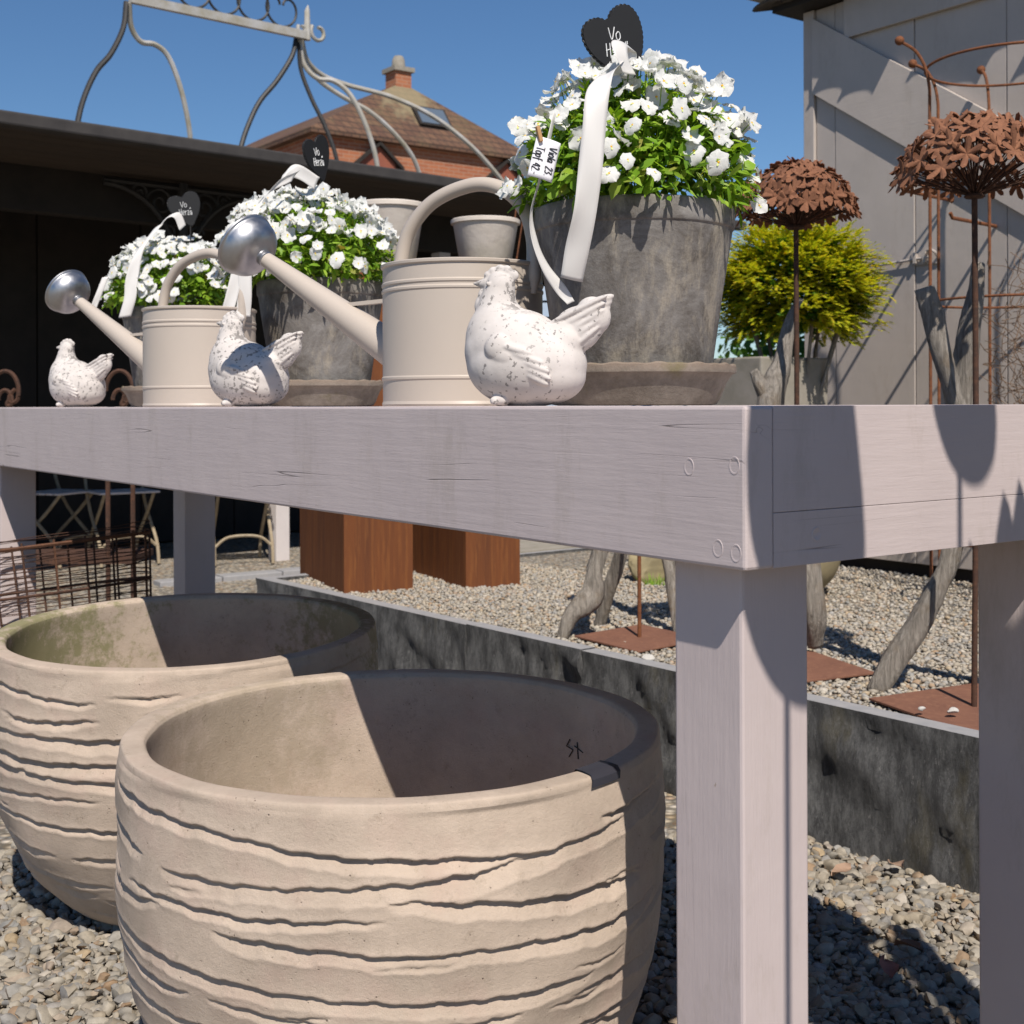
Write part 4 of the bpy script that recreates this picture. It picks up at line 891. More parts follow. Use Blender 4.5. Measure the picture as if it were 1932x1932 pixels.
# goblets and tulip on rods that stand beside the camera and shade the table end
def goblet(label, P, t, R_, H_, petals=0):
    p = P + SUN/SUN.z*t; root = thing('steel_goblet' if not petals else 'steel_tulip', label, 'garden stake', (p.x, p.y, 0), 0, None)
    MB().tube([(0, 0, -0.05), (0, 0, p.z)], 0.0048, 8).build('rod', m_rust, root)
    if not petals:
        pr = [(0.004, 0), (R_*0.58, H_*0.07), (R_*0.88, H_*0.24), (R_, H_*0.52), (R_*0.84, H_), (R_*0.825, H_), (R_*0.985, H_*0.52), (R_*0.86, H_*0.25), (0.003, H_*0.05)]
        MB().lathe([(q[0], q[1]) for q in cr(pr, 3)], 40).build('cup', m_rust, root, loc=(0.010, 0, p.z))
    else:
        for i in range(petals):
            a = 2*math.pi*i/petals; G = np.zeros((9, 5, 3))
            for u in range(9):
                for v in range(5):
                    tt_ = u/8; s = (v/4-.5)*2; w = 0.034*math.sin(math.pi*min(1, 0.1+0.9*tt_))**0.8; rr = R_*(0.25+0.9*tt_**0.6)
                    x, y = rr, w*s; G[u, v] = (x*math.cos(a)-y*math.sin(a), x*math.sin(a)+y*math.cos(a), H_*tt_)
            o = MB().grid(G).build('petal', m_rust, root, True, None, loc=(0, 0, p.z)); o.modifiers.new('t', 'SOLIDIFY').thickness = 0.0015
    return root
goblet('rusty steel goblet on a tall rod by the table corner', Vector((0.3218, 1.497, 0.81)), 0.78, 0.092, 0.27)
goblet('small rusty steel goblet on a tall rod before the table end', Vector((0.572, 1.629, 1.055)), 0.80, 0.064, 0.14)
bl_ = thing('shade_blades', 'unseen cluster of rusty steel blades added to shade the table end', 'garden stake', tuple(Vector((tb(0.40, -0.52).x, tb(0.40, -0.52).y, 0)))); bo_ = np.array(bl_.location)  # blades out of view, added to throw striped shade on the right leg
for i, (r, z, w, dt) in enumerate(((0.415, 0.925, 0.020, 0.0), (0.490, 0.985, 0.030, 0.02), (0.525, 1.000, 0.026, -0.02), (0.570, 0.995, 0.046, 0.0), (0.628, 0.93, 0.030, 0.05), (0.66, 0.96, 0.032, 0.03), (0.72, 1.0, 0.036, -0.02), (0.80, 0.94, 0.034, 0.02), (0.86, 0.99, 0.036, 0.0))):
    tip = np.array(tb(r, 0, z)+SUN/SUN.z*(0.70+dt))-bo_; base = np.array([tip[0]*0.62, tip[1]*0.62, -0.03]); G = np.zeros((13, 3, 3)); sd = np.array(Rd)
    for u in range(13):
        t = 1-(1-u/12)**2.0; c = base+(tip-base)*t+np.array([0.02*math.sin(3*t+i), 0, 0])*(1-t); ww = w*min(1, ((1-t)*1.7/0.10)**0.6)*(0.6+0.4*t)+0.0006
        for v, q_ in enumerate((-1, 0, 1)): G[u, v] = c+sd*ww*q_+np.array(Ld)*0.006*(1-abs(q_))
    o = MB().grid(G).build('blade', m_rust, bl_, True, None); o.modifiers.new('t', 'SOLIDIFY').thickness = 0.002

# ------------------------------------------------------------------ driftwood
def limb(mb, pts, rr, seed, n=14):
    r_ = np.random.default_rng(seed); P = cr(pts, 9); k = len(P); R_ = np.interp(np.linspace(0, 1, k), np.linspace(0, 1, len(rr)), rr)
    m = MB(); m.tube(P, R_, n); V = np.array(m.v[0]); ph = r_.uniform(0, 6.28, 8)
    kn = np.repeat(np.arange(k), n); an = np.tile(np.arange(n), k)*2*math.pi/n; Pc = np.array(P)[kn]; rad = V-Pc
    w = 1+0.20*np.sin(2*an+kn*0.16+ph[0])+0.10*np.sin(3*an-kn*0.07+ph[1])+0.07*np.sin(5*an+kn*0.05+ph[2])+0.06*np.sin(kn*0.55+ph[3]+an)+r_.normal(0, 0.025, len(V))
    mb.add(Pc+rad*w[:, None], m.f)
def drift(label, limbs, seed):
    base = limbs[0][0][0]; root = thing('driftwood_stand', label, 'driftwood', tuple(base))
    for i, (pts, rr) in enumerate(limbs):
        mb = MB(); limb(mb, [np.array(p)-np.array(base) for p in pts], rr, seed+i); mb.build('branch', m_drift, root, True, None)
    return root
def dp(px, py, Z): return np.array(at(px, py, Z))
zb1 = onz(1645, 1306, BEDZ).y
drift('forked grey driftwood tripod beside the star-flowered allium', [
    ([dp(1648, 1312, zb1), dp(1700, 1225, zb1-0.01), dp(1762, 1120, zb1-0.02), dp(1795, 1030, zb1-0.03), dp(1806, 880, zb1-0.04), dp(1820, 700, zb1-0.05), dp(1838, 590, zb1-0.06), dp(1848, 500, zb1-0.06)], [0.022, 0.030, 0.033, 0.028, 0.030, 0.030, 0.027, 0.020]),
    ([dp(1905, 1290, zb1-0.02), dp(1868, 1000, zb1-0.10), dp(1826, 840, zb1-0.12), dp(1792, 720, zb1-0.12), dp(1768, 620, zb1-0.12), dp(1745, 545, zb1-0.12)], [0.026, 0.028, 0.030, 0.028, 0.026, 0.021])], 50)
zd = onz(1062, 1206, BEDZ).y; ze = onz(1135, 1182, BEDZ).y; zf = onz(1268, 1200, BEDZ).y
drift('bent grey driftwood legs around the thin rusty rod', [
    ([dp(1058, 1208, zd), dp(1080, 1160, zd), dp(1112, 1128, zd+0.02), dp(1118, 1085, zd+0.03), dp(1130, 1035, zd+0.05), dp(1150, 940, zd+0.08), dp(1180, 800, zd+0.12), dp(1195, 650, zd+0.13)], [0.022, 0.026, 0.036, 0.026, 0.030, 0.028, 0.026, 0.02]),
    ([dp(1128, 1185, ze), dp(1150, 1110, ze-0.05), dp(1172, 1040, ze-0.1), dp(1200, 900, ze-0.2), dp(1215, 740, ze-0.25)], [0.018, 0.021, 0.021, 0.022, 0.02]),
    ([dp(1283, 1215, zf), dp(1265, 1100, zf+0.05), dp(1256, 1030, zf+0.08), dp(1235, 860, zf+0.15), dp(1222, 720, zf+0.18)], [0.02, 0.023, 0.023, 0.023, 0.02])], 60)
zg = pa.y+0.10
drift('dark driftwood fork beside the allium with rounded petals', [
    ([dp(1380, 1240, zg-0.1), dp(1420, 980, zg-0.02), dp(1455, 760, zg), dp(1478, 680, zg+0.02), dp(1494, 600, zg+0.03), dp(1512, 565, zg+0.03)], [0.026, 0.030, 0.036, 0.022, 0.015, 0.010]),
    ([dp(1440, 985, zg), dp(1452, 800, zg+0.01), dp(1440, 735, zg), dp(1422, 700, zg)], [0.026, 0.028, 0.022, 0.010]),
    ([dp(1538, 1215, zg+0.1), dp(1536, 1150, zg+0.05), dp(1510, 960, zg+0.06), dp(1470, 800, zg+0.05)], [0.028, 0.030, 0.028, 0.024])], 70)

# ------------------------------------------------------------------ corten pillars with pale pots
def pillar(label, px0, pxc, px1, yc, topy, rot):
    c = onz(pxc, yc, BEDZ); root = thing('steel_pillar', label, 'plinth', (c.x, c.y, BEDZ-0.02), rot, 'rusty steel pillars')
    d1 = Vector((math.cos(rot), math.sin(rot))); d2 = Vector((-math.sin(rot), math.cos(rot)))
    q = (px1-966)/F; w1 = (q*c.y-c.x)/(d1.x-q*d1.y); q = (px0-966)/F; w2 = (q*c.y-c.x)/(d2.x-q*d2.y)
    H_ = (HY-topy)/F*(c.y+0.15)+EYE-BEDZ+0.02; th = 0.004
    MB().box((0, 0, 0), (w1, th, H_)).build('side_panel', m_corten, root, False, bevel=0.001); MB().box((0, th, 0), (th, w2, H_)).build('side_panel', m_corten, root, False, bevel=0.001)
    MB().box((th, w2-th, 0), (w1, w2, H_)).build('side_panel', m_corten, root, False); MB().box((w1-th, th, 0), (w1, w2-th, H_)).build('side_panel', m_corten, root, False)
    MB().box((th, th, H_-0.006), (w1-th, w2-th, H_-0.001)).build('top_panel', m_corten, root, False)
    return root, c, d1, d2, w1, w2, H_+BEDZ-0.02
p1 = pillar('rusty steel pillar seen between the table legs, left of its twin', 565, 648, 778, 1121, 516, math.radians(24))
p2 = pillar('rusty steel pillar carrying a pale pot, nearer the driftwood', 776, 878, 980, 1112, 516, math.radians(26))
def pale(label, px, pill, rtop, yt, sauc):
    root_, c, d1, d2, w1, w2, zt = pill; Zc = c.y+0.16; X = (px-966)/F*Zc; H_ = (HY-yt)/F*(Zc-rtop)+EYE-zt - (0.035 if sauc else 0)
    root = thing('pale_pot', label, 'flower pot', (X, Zc, zt+0.001+(0.035 if sauc else 0)), 0, 'pale pots on the pillars')
    pr = [(0.001, 0.0), (rtop*0.66, 0.0), (rtop*0.70, 0.008), (rtop*0.93, H_*0.90), (rtop*0.94, H_*0.91), (rtop, H_*0.92), (rtop*1.005, H_*0.985), (rtop*0.97, H_), (rtop*0.91, H_*0.99), (rtop*0.88, H_*0.9), (rtop*0.62, 0.03), (0.001, 0.03)]
    MB().lathe(pr, 56).build('pot_body', m_pale, root, True, 45)
    if sauc:
        so_ = MB().lathe([(0.001, 0.0), (rtop*0.72, 0.0), (rtop*0.90, 0.026), (rtop*0.95, 0.028), (rtop*0.95, 0.036), (rtop*0.86, 0.036), (rtop*0.72, 0.012), (0.001, 0.012)], 48).build('saucer', simple('tan clay', (0.33, 0.24, 0.16), (0.26, 0.19, 0.13), 10), None, True, 45)
        so_.location = (X, Zc, zt+0.001); tag(so_, 'tan clay saucer under the pale pot behind the middle violas', 'saucer')
pale('pale lime-washed pot half hidden behind the middle violas', 737, p1, 0.152, 374, True)
pale('pale lime-washed pot framed by the watering can handle', 917, p2, 0.150, 406, False)

# ------------------------------------------------------------------ golden shrub in a concrete trough, bowls and stone
def needles_cloud(mb, centre, rad, n, r_, ln, droop):
    for i in range(n):
        az = r_.uniform(0, 6.283); el = math.asin(r_.uniform(-0.75, 1.0)); d = np.array([math.cos(az)*math.cos(el), math.sin(az)*math.cos(el), math.sin(el)])
        k = r_.uniform(0.35, 1.0)**0.45; lob = 1+0.13*math.sin(5*az+9*el)+0.11*math.sin(11*az-4*el+1)+0.06*math.sin(23*az+17*el)
        q = centre+d*rad*k*lob; dirn = unit(d*np.array([1, 1, 0.35])+np.array([0, 0, droop])+r_.normal(0, 0.25, 3))
        side = unit(np.cross(dirn, (0, 0, 1))); upn = np.cross(side, dirn); L = ln*r_.uniform(0.7, 1.3)
        for s in range(5):
            t = s/5; b0 = q+dirn*L*t
            for sg in (-1, 1):
                e = b0+(dirn*0.6+side*sg*0.7+upn*r_.uniform(-0.1, 0.35))*L*0.34*(1-0.5*t); w = dirn*L*0.11
                mb.add([b0-w, b0+w, e+w*0.3, e-w*0.3], [(0, 1, 2, 3)])
        e = q+dirn*L*1.15; w = side*L*0.09; mb.add([q-w, q+w, e], [(0, 1, 2)])
zs_ = 5.25; sc_ = at(1500, 545, zs_); root = thing('golden_shrub', 'bushy golden yellow conifer shrub before the grey shed', 'shrub', (sc_.x, sc_.y, BEDZ+0.4))
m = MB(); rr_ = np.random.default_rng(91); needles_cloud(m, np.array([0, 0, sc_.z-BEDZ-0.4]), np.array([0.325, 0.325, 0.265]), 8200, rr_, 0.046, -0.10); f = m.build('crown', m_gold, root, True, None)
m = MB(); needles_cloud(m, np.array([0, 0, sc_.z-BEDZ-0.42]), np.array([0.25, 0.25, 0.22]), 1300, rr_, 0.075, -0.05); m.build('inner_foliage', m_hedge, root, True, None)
m = MB(); 
for i in range(9):
    a = i*0.7; m.tube(cr([(0, 0, -0.05), (0.05*math.cos(a), 0.05*math.sin(a), 0.22), (0.22*math.cos(a), 0.22*math.sin(a), sc_.z-BEDZ-0.4+0.1*math.sin(i*2.2))], 5), [0.016]*6+[0.008]*5, 6)
m.build('trunk', m_drift, root)
tr = thing('concrete_trough', 'mossy concrete trough holding the golden shrub', 'planter', tuple(at(1432, 764, zs_)-Vector((0, 0, EYE-BEDZ))), TH-math.pi/2)
hw_, ht_ = 0.20, EYE+(HY-676)/F*5.1-BEDZ
m = MB(); o_ = [(-.2, -.2), (.2, -.2), (.2, .2), (-.2, .2)]; i_ = [(a*0.84, b*0.84) for a, b in o_]
V = [(a*.9, b*.9, 0) for a, b in o_] + [(a, b, ht_) for a, b in o_] + [(a, b, ht_) for a, b in i_] + [(a, b, ht_-0.07) for a, b in i_]
m.add(V, [(3, 2, 1, 0)] + [(k, (k+1) % 4, (k+1) % 4+4, k+4) for k in range(4)] + [(k+4, (k+1) % 4+4, (k+1) % 4+8, k+8) for k in range(4)] + [(k+8, (k+1) % 4+8, (k+1) % 4+12, k+12) for k in range(4)]); m.build('trough_body', m_conc, tr, False, bevel=0.008)
MB().add([(a*0.99, b*0.99, ht_-0.055) for a, b in i_], [(0, 1, 2, 3)]).build('soil', m_soil, tr, False)
bz = onz(1500, 1130, BEDZ); bo = thing('round_bowl', 'round yellowish stone bowl on the gravel behind the front table leg', 'planter', (bz.x-0.03, bz.y+0.1, BEDZ-0.005))
MB().lathe(cr([(0.08, 0.0), (0.13, 0.012), (0.20, 0.08), (0.235, 0.17), (0.245, 0.26), (0.25, 0.33), (0.235, 0.345), (0.222, 0.33), (0.21, 0.2), (0.12, 0.05), (0.001, 0.04)], 5), 56).build('bowl_body', m_yst, bo, True, 50)
def rock(label, p, size, mat, seed):
    V, Fc = icos(4); r_ = np.random.default_rng(seed); v = V.copy()
    for c in range(9):
        n = unit(r_.normal(size=3)); d = r_.uniform(0.5, 0.85); h = v @ n-d; v = v-np.outer(np.maximum(h, 0), n)*0.9
    v += 0.03*np.sin(V*7+seed)+0.015*np.sin(V[:, [1, 2, 0]]*17); o = raw('stone', v*np.array(size), Fc, mat, None, True, None); o.location = p; return tag(o, label, 'stone')
q = onz(1222, 1104, BEDZ); rock('yellowish rounded stone lying on the gravel behind the driftwood legs', (q.x, q.y+0.1, BEDZ+0.07), (0.115, 0.1, 0.10), m_yst, 4)
gt = MB(); r_ = np.random.default_rng(8)
for i in range(60):
    b0 = np.array([r_.normal(0, 0.03), r_.normal(0, 0.02), 0]); d = unit([r_.normal(0, 0.5), r_.normal(0, 0.5), 1]); L = r_.uniform(0.03, 0.07); w = np.array([0.0025, 0, 0]); gt.add([b0-w, b0+w, b0+d*L], [(0, 1, 2)])
o = gt.build('grass_tuft', m_leaf, None, True, None); o.location = (q.x+0.02, q.y-0.03, BEDZ); tag(o, 'small green grass tuft at the foot of the yellowish stone', 'grass')
for i, (px, py) in enumerate(((1737, 1340), (1795, 1344), (1222, 1242))):
    c = onz(px, py, BEDZ+0.02+(0.012 if i < 2 else 0)); o = rock(('small white pebble on the plate of the star-flowered allium', 'larger white pebble on the plate of the star-flowered allium', 'white pebble beside the rusty plate between the driftwood legs')[i], c, (0.010+0.005*i, 0.009+0.003*i, 0.006+0.003*i), simple('white pebble %s' % 'abc'[i], (0.46, 0.44, 0.41), None), 20+i)
    o.name = 'pebble'; o['category'] = 'pebble'
    if i < 2: o['group'] = 'white pebbles on the rusty plate'
# fallen leaves
for i, (px, py, cc) in enumerate(((1672, 2035-200, (0.30, 0.12, 0.09)), (1708, 1795, (0.20, 0.09, 0.05)), (1690, 1640, (0.36, 0.24, 0.17)), (1585, 1652, (0.34, 0.22, 0.15)))):
    c = onz(px, py, 0.03); G = np.zeros((7, 5, 3)); r_ = np.random.default_rng(i)
    for u in range(7):
        for v in range(5): t = u/6; s = (v/4-.5)*2; w = 0.017*math.sin(math.pi*min(1, .04+.95*t))**0.8*(1+0.15*(u % 2)); G[u, v] = (w*s, (t-.5)*0.055, 0.008*s*s+0.006*math.sin(3*t+s))
    o = MB().grid(G).build('dry_leaf', simple('dry leaf %s' % 'abcd'[i], cc, tuple(q*0.7 for q in cc), 30), None, True, None); o.location = (c.x, c.y, 0.034); o.rotation_euler = (0.2, 0.1, i*1.7); tag(o, ('reddish dry leaf lying on the shaded pebbles', 'dark brown dry leaf at the edge of the shadow on the pebbles', 'tan dry leaf on the sunny pebbles near the stone wall', 'pale dry leaf on the sunny pebbles beside the front table leg')[i], 'leaf', 'dry leaves on the pebbles')

# ------------------------------------------------------------------ grey shed
S0 = Vector((1.43, 6.2, 0)); Td = -Ld; shed = thing('shed', 'grey painted timber shed with diagonal door brace and dark tiled eave', 'shed', (S0.x, S0.y, BEDZ), math.atan2(Td.y, Td.x))
def sh(px, py=None):
    q = (px-966)/F; s = (S0.y*q-S0.x)/(Td.x-q*Td.y)
    if py is None: return s
    Z = S0.y+Td.y*s; return s, EYE+(HY-py)/F*Z-BEDZ
EH = sh(1525, 46)[1]; bs = [0.0, sh(1541), sh(1577), sh(1727), sh(1901), sh(1901)+0.45, sh(1901)+0.9, sh(1901)+1.35]
for i in range(len(bs)-1):
    z0_ = 0.06 if i else 0.04
    MB().box((bs[i]+(0.002 if i else 0), -0.012 if i == 0 else 0.0+0.003*(i % 2), z0_), (bs[i+1]-0.002, 0.03, EH+0.05)).build('wall_board', m_shed, shed, False, bevel=0.003)
MB().box((0.0, 0.031, 0.02), (0.03, 2.2, EH+0.05)).build('side_wall', m_shed, shed, False); MB().box((bs[-1]-0.03, 0.031, 0.02), (bs[-1], 2.2, EH+0.05)).build('side_wall', m_shed, shed, False); MB().box((0.03, 2.17, 0.02), (bs[-1]-0.03, 2.2, EH+0.05)).build('back_wall', m_shed, shed, False)
MB().box((0.02, 0.035, -0.1), (bs[-1]-0.04, 2.15, 0.1)).build('plinth', m_dark, shed, False)
c4 = [sh(1541, 41), sh(1541, 180), sh(2100, 504), sh(2100, 336)]; c4[0] = (sh(1541), sh(1541, 38)[1])
m = MB(); V = [(a, y, z) for y in (-0.028, -0.001) for a, z in c4]; m.add(V, [(0, 1, 2, 3), (7, 6, 5, 4), (0, 4, 5, 1), (1, 5, 6, 2), (2, 6, 7, 3), (3, 7, 4, 0)]); m.build('door_brace', m_shedb, shed, False, bevel=0.002)
h1 = sh(1612, 73)[1]; MB().box((sh(1600), -0.022, h1), (bs[-1], -0.002, EH+0.05)).build('header_board', m_shedb, shed, False, bevel=0.002)
MB().box((sh(1700), -0.021, 0.40), (bs[-1], -0.002, 0.54)).build('door_ledge', m_shedb, shed, False, bevel=0.002)
# latch
ls, lz = sh(1740, 490); lt = MB(); lt.box((ls-0.05, -0.006, lz-0.03), (ls+0.09, -0.0005, lz+0.03)); lt.tube([(ls-0.22, -0.016, lz-0.012), (ls+0.06, -0.016, lz)], 0.006, 8); lt.tube(cr([(ls+0.04, -0.012, lz+0.02), (ls+0.06, -0.035, lz+0.03), (ls+0.09, -0.035, lz+0.02), (ls+0.09, -0.012, lz)], 4), 0.006, 6); lt.box((ls-0.03, -0.024, lz-0.022), (ls-0.015, -0.005, lz+0.024)); lt.box((ls+0.02, -0.024, lz-0.022), (ls+0.035, -0.005, lz+0.024)); lt.build('latch', m_shedb, shed, False)
hs_, hz_ = sh(1792, 380); MB().tube([(hs_, 0.0, hz_), (hs_, -0.30, hz_+0.01), (hs_, -0.315, hz_+0.03)], 0.008, 8).build('shadow_bar', m_rust, shed)
hs_, hz_ = sh(1880, 430); MB().tube([(hs_, 0.0, hz_), (hs_, -0.30, hz_+0.01), (hs_, -0.315, hz_+0.03)], 0.008, 8).build('shadow_bar', m_rust, shed)  # both bars added to the wall for their diagonal shadows on the boards
# roof: boards and curved tiles
ov = 0.15; rf = MB(); rf.box((-0.10, -ov+0.03, EH+0.055), (bs[-1]+0.2, 2.35, EH+0.085)); rfo = rf.build('roof', m_dark, shed, False)
nt = int((bs[-1]+0.35)/0.19)
for i in range(nt):
    G = np.zeros((2, 9, 3)); x0 = -0.17+i*0.19; dz = 0.010*math.sin(i*2.7); dy = 0.025*math.sin(i*4.1)
    for k in range(9):
        a = math.pi*k/8; 
        for u in range(2): G[u, k] = (x0+0.098-0.105*math.cos(a), -ov-0.03+dy+u*0.40, EH+0.075+dz+0.032*math.sin(a)+0.10*u)
    t = MB().grid(G).build('tile', m_tile, rfo, True, None); t.modifiers.new('t', 'SOLIDIFY').thickness = 0.016
V = [(-0.14, -ov+0.3, EH+0.13), (bs[-1]+0.2, -ov+0.3, EH+0.13), (bs[-1]+0.2, 2.35, EH+0.75), (-0.14, 2.35, EH+0.75), (-0.14, -ov+0.3, EH+0.09), (bs[-1]+0.2, -ov+0.3, EH+0.09), (bs[-1]+0.2, 2.35, EH+0.09), (-0.14, 2.35, EH+0.09)]
MB().add(V, [(0, 1, 2, 3), (4, 7, 6, 5), (0, 4, 5, 1), (1, 5, 6, 2), (2, 6, 7, 3), (3, 7, 4, 0)]).build('roof_slope', m_tile, rfo, False)
# bent zinc flap at the corner
MB().box((-0.14, -0.10, 0), (0.12, 0.10, 0.008), 0, Matrix.Translation((-0.06, -ov-0.0, EH+0.155)) @ Matrix.Rotation(-0.15, 4, 'Y')).build('flashing', m_gal, rfo, False)

# ------------------------------------------------------------------ obelisk trellis
oc = at(1913, 764, 4.9); ob = thing('obelisk_trellis', 'round rusty iron plant obelisk with ball tips before the shed', 'trellis', (oc.x, oc.y, BEDZ)); OR_ = 0.32; zr = EYE+(HY-126)/F*4.9-BEDZ
for i, dg_ in enumerate((180, 261, 85, 320, 20, 130)):
    a = math.radians(dg_); ca, sa = math.cos(a), math.sin(a); P = [(OR_*ca, OR_*sa, z) for z in (-0.05, 0.5, 1.0, zr-0.25)] + [((OR_+0.004)*ca, (OR_+0.004)*sa, zr-0.06), ((OR_+0.045)*ca, (OR_+0.045)*sa, zr+0.045), ((OR_+0.115)*ca, (OR_+0.115)*sa, zr+0.095)]
    rd = MB().tube(cr(P, 6), 0.0065, 8).build('pole', m_rust, ob); MB().ell(P[-1], (0.018,)*3, 16, 12).build('ball_tip', m_rust, rd)
for z in (zr, (zr-0.0)*0.0+EYE+(HY-572)/F*4.9-BEDZ, 0.25):
    MB().tube([(OR_*math.cos(t), OR_*math.sin(t), z) for t in np.linspace(0, 2*math.pi, 64, endpoint=False)], 0.0055, 6, closed=True).build('ring', m_rust, ob)
vm = MB(); r_ = np.random.default_rng(17)
for i in range(110):
    a = r_.uniform(0, 6.28); p = np.array([0.06*math.cos(a)+0.02, 0.06*math.sin(a), r_.uniform(0.2, 1.2)]); pts = [p]
    for k in range(6): p = p+np.array([r_.normal(0, 0.035), r_.normal(0, 0.035), r_.uniform(0.0, 0.05)]); p[:2] *= 0.93; pts.append(p)
    vm.tube(pts, 0.0016, 4, cap=False)
o = vm.build('dry_vine', simple('dry brown vine', (0.14, 0.085, 0.05), None), None); o.location = (oc.x, oc.y, BEDZ); tag(o, 'tangled dry brown vine climbing inside the iron obelisk', 'vine')
# rods leaning across the shed front
# ------------------------------------------------------------------ pavilion
HE = 1.556+EYE; PA = Vector((-966/F*6.66, 6.66, 0)); PB = Vector((-4/F*9.04, 9.04, 0)); pdv = (PB-PA).normalized(); pnv = Vector((-pdv.y, pdv.x, 0))
pv = thing('pavilion', 'open dark timber pavilion with deep eaves and white posts', 'building', tuple(PA), math.atan2(pdv.y, pdv.x))
def pvx(px, ly):   # local x where the sight line of column px meets local depth ly
    q = (px-966)/F; b0 = PA+pnv*ly; return (q*b0.y-b0.x)/(pdv.x-q*pdv.y)
x0, x1 = -1.2, pvx(992, 2.8)
MB().box((x0, 0.0, HE-0.075), (x1, 0.10, HE)).build('gutter', m_felt, pv, False, bevel=0.012)
MB().box((x0, 0.102, HE-0.02), (x1, 3.1, HE+0.006)).build('roof', m_felt, pv, False)
for i in range(7):
    ya = 0.106+i*0.150; MB().box((x0, ya, HE-0.058), (x1, ya+0.146, HE-0.024)).build('soffit_board', m_soffit, pv, False)
bp = Vector(onz(527, 1055, 0.0)); lx = (bp-PA).dot(pdv)
MB().box((x0, 1.16, HE-0.34), (x1, 1.28, HE-0.03)).build('beam', m_dark, pv, False, bevel=0.006)
for k in (-3.6, 0, 1.5, 3.0):
    MB().box((lx+k-0.055, 1.165, -0.02), (lx+k+0.055, 1.275, HE-0.341)).build('post', m_post, pv, False, bevel=0.004)
MB().box((x1-0.12, 1.30, 0), (x1-0.02, 2.79, HE-0.03)).build('side_wall', m_dark, pv, False); MB().box((x0, 1.30, 0), (x0+0.1, 2.79, HE-0.03)).build('side_wall', m_dark, pv, False)
MB().box((x0, 2.9, 0), (x1, 3.0, HE-0.03)).build('back_wall', m_dark, pv, False); nb = 9
for i in range(nb): MB().box((x0+(x1-x0)*i/nb+0.006, 2.80, 0.02), (x0+(x1-x0)*(i+1)/nb-0.006, 2.88, HE-0.04)).build('wall_board', m_dark, pv, False)
yb = 1.05; bx = pvx(346, yb); br = MB(); ztop = HE-0.075
for sg in (-1, 1):
    br.tube([(bx+sg*(0.05+0.5*(1-math.cos(t))), yb, ztop-0.55+0.5*math.sin(t)) for t in np.linspace(0, math.pi/2, 12)], 0.018, 6)
    for (cx, cz, r0, tu) in ((0.16, -0.14, 0.10, 1.6), (0.30, -0.09, 0.06, 1.6), (0.10, -0.33, 0.055, 1.5)):
        br.tube([(bx+sg*(cx+r0*(1-t/1.15)*math.cos(2*math.pi*tu*t)), yb, ztop+cz+r0*(1-t/1.15)*math.sin(2*math.pi*tu*t)) for t in np.linspace(0, 1, 30)], 0.010, 5)
br.tube([(bx, yb, 0.0), (bx, yb, ztop)], 0.035, 10); br.tube([(bx-0.55, yb, ztop-0.03), (bx+0.55, yb, ztop-0.03)], 0.018, 6)
br.build('iron_bracket', m_iron, pv)
# ------------------------------------------------------------------ iron gazebo frame behind the roof
def gz(px, py, Z=13.2): return np.array(at(px, py, Z))
gzr = thing('iron_gazebo', 'wrought iron gazebo frame with scrolled ridge rising behind the pavilion roof', 'gazebo', tuple(at(400, 764, 13.4)-Vector((0, 0, EYE)))); gb = np.array(gzr.location)
ZL, ZR = 12.6, 14.2
def leg_(pts, Zs, mat, r=0.028):
    P = [gz(a, b, z) for (a, b), z in zip(pts, Zs)]; e = P[-1].copy(); e[2] = 0; d = P[-1]-P[-2]; e[:2] += 0.0
    MB().tube([p-gb for p in cr(P, 8)]+[e-gb], r, 8).build('bow', mat, gzr)
leg_([(241, 2), (235, 50), (212, 98), (185, 130), (163, 175), (149, 225), (140, 300)], [ZL-i*0.12 for i in range(7)], m_iron)
leg_([(246, 2), (250, 48), (268, 76), (295, 82), (320, 105), (343, 165), (358, 235), (364, 300)], [ZL+i*0.1 for i in range(8)], m_gal)
leg_([(561, 72), (553, 105), (525, 150), (492, 190), (470, 235), (456, 278), (447, 330)], [ZR-i*0.12 for i in range(7)], m_iron)
leg_([(566, 80), (570, 130), (590, 185), (612, 230), (630, 275), (639, 310)], [ZR]*6, m_iron, 0.024)
leg_([(567, 70), (575, 118), (600, 146), (632, 152), (663, 178), (690, 230), (708, 285), (716, 330)], [ZR+i*0.05 for i in range(8)], m_gal)
leg_([(569, 70), (578, 115), (604, 150), (650, 182), (700, 210), (745, 250), (780, 295), (797, 340)], [ZR+0.1+i*0.15 for i in range(8)], m_gal)
leg_([(571, 68), (582, 112), (610, 140), (660, 160), (740, 182), (820, 220), (890, 275), (940, 330), (968, 370)], [ZR+0.2+i*0.2 for i in range(9)], m_gal)
a_, b_ = gz(248, -6, ZL)-gb, gz(582, 66, ZR)-gb; mb = MB(); dv = unit(b_-a_); upv = np.array([0, 0, 0.045]); nv_ = unit(np.cross(dv, (0, 0, 1)))*0.03
mb.add([a_-nv_-upv, a_+nv_-upv, a_+nv_+upv, a_-nv_+upv, b_-nv_-upv, b_+nv_-upv, b_+nv_+upv, b_-nv_+upv], [(0, 1, 2, 3), (7, 6, 5, 4), (0, 4, 5, 1), (1, 5, 6, 2), (2, 6, 7, 3), (3, 7, 4, 0)]); mb.build('ridge_bar', m_gal, gzr, False)
mb = MB()
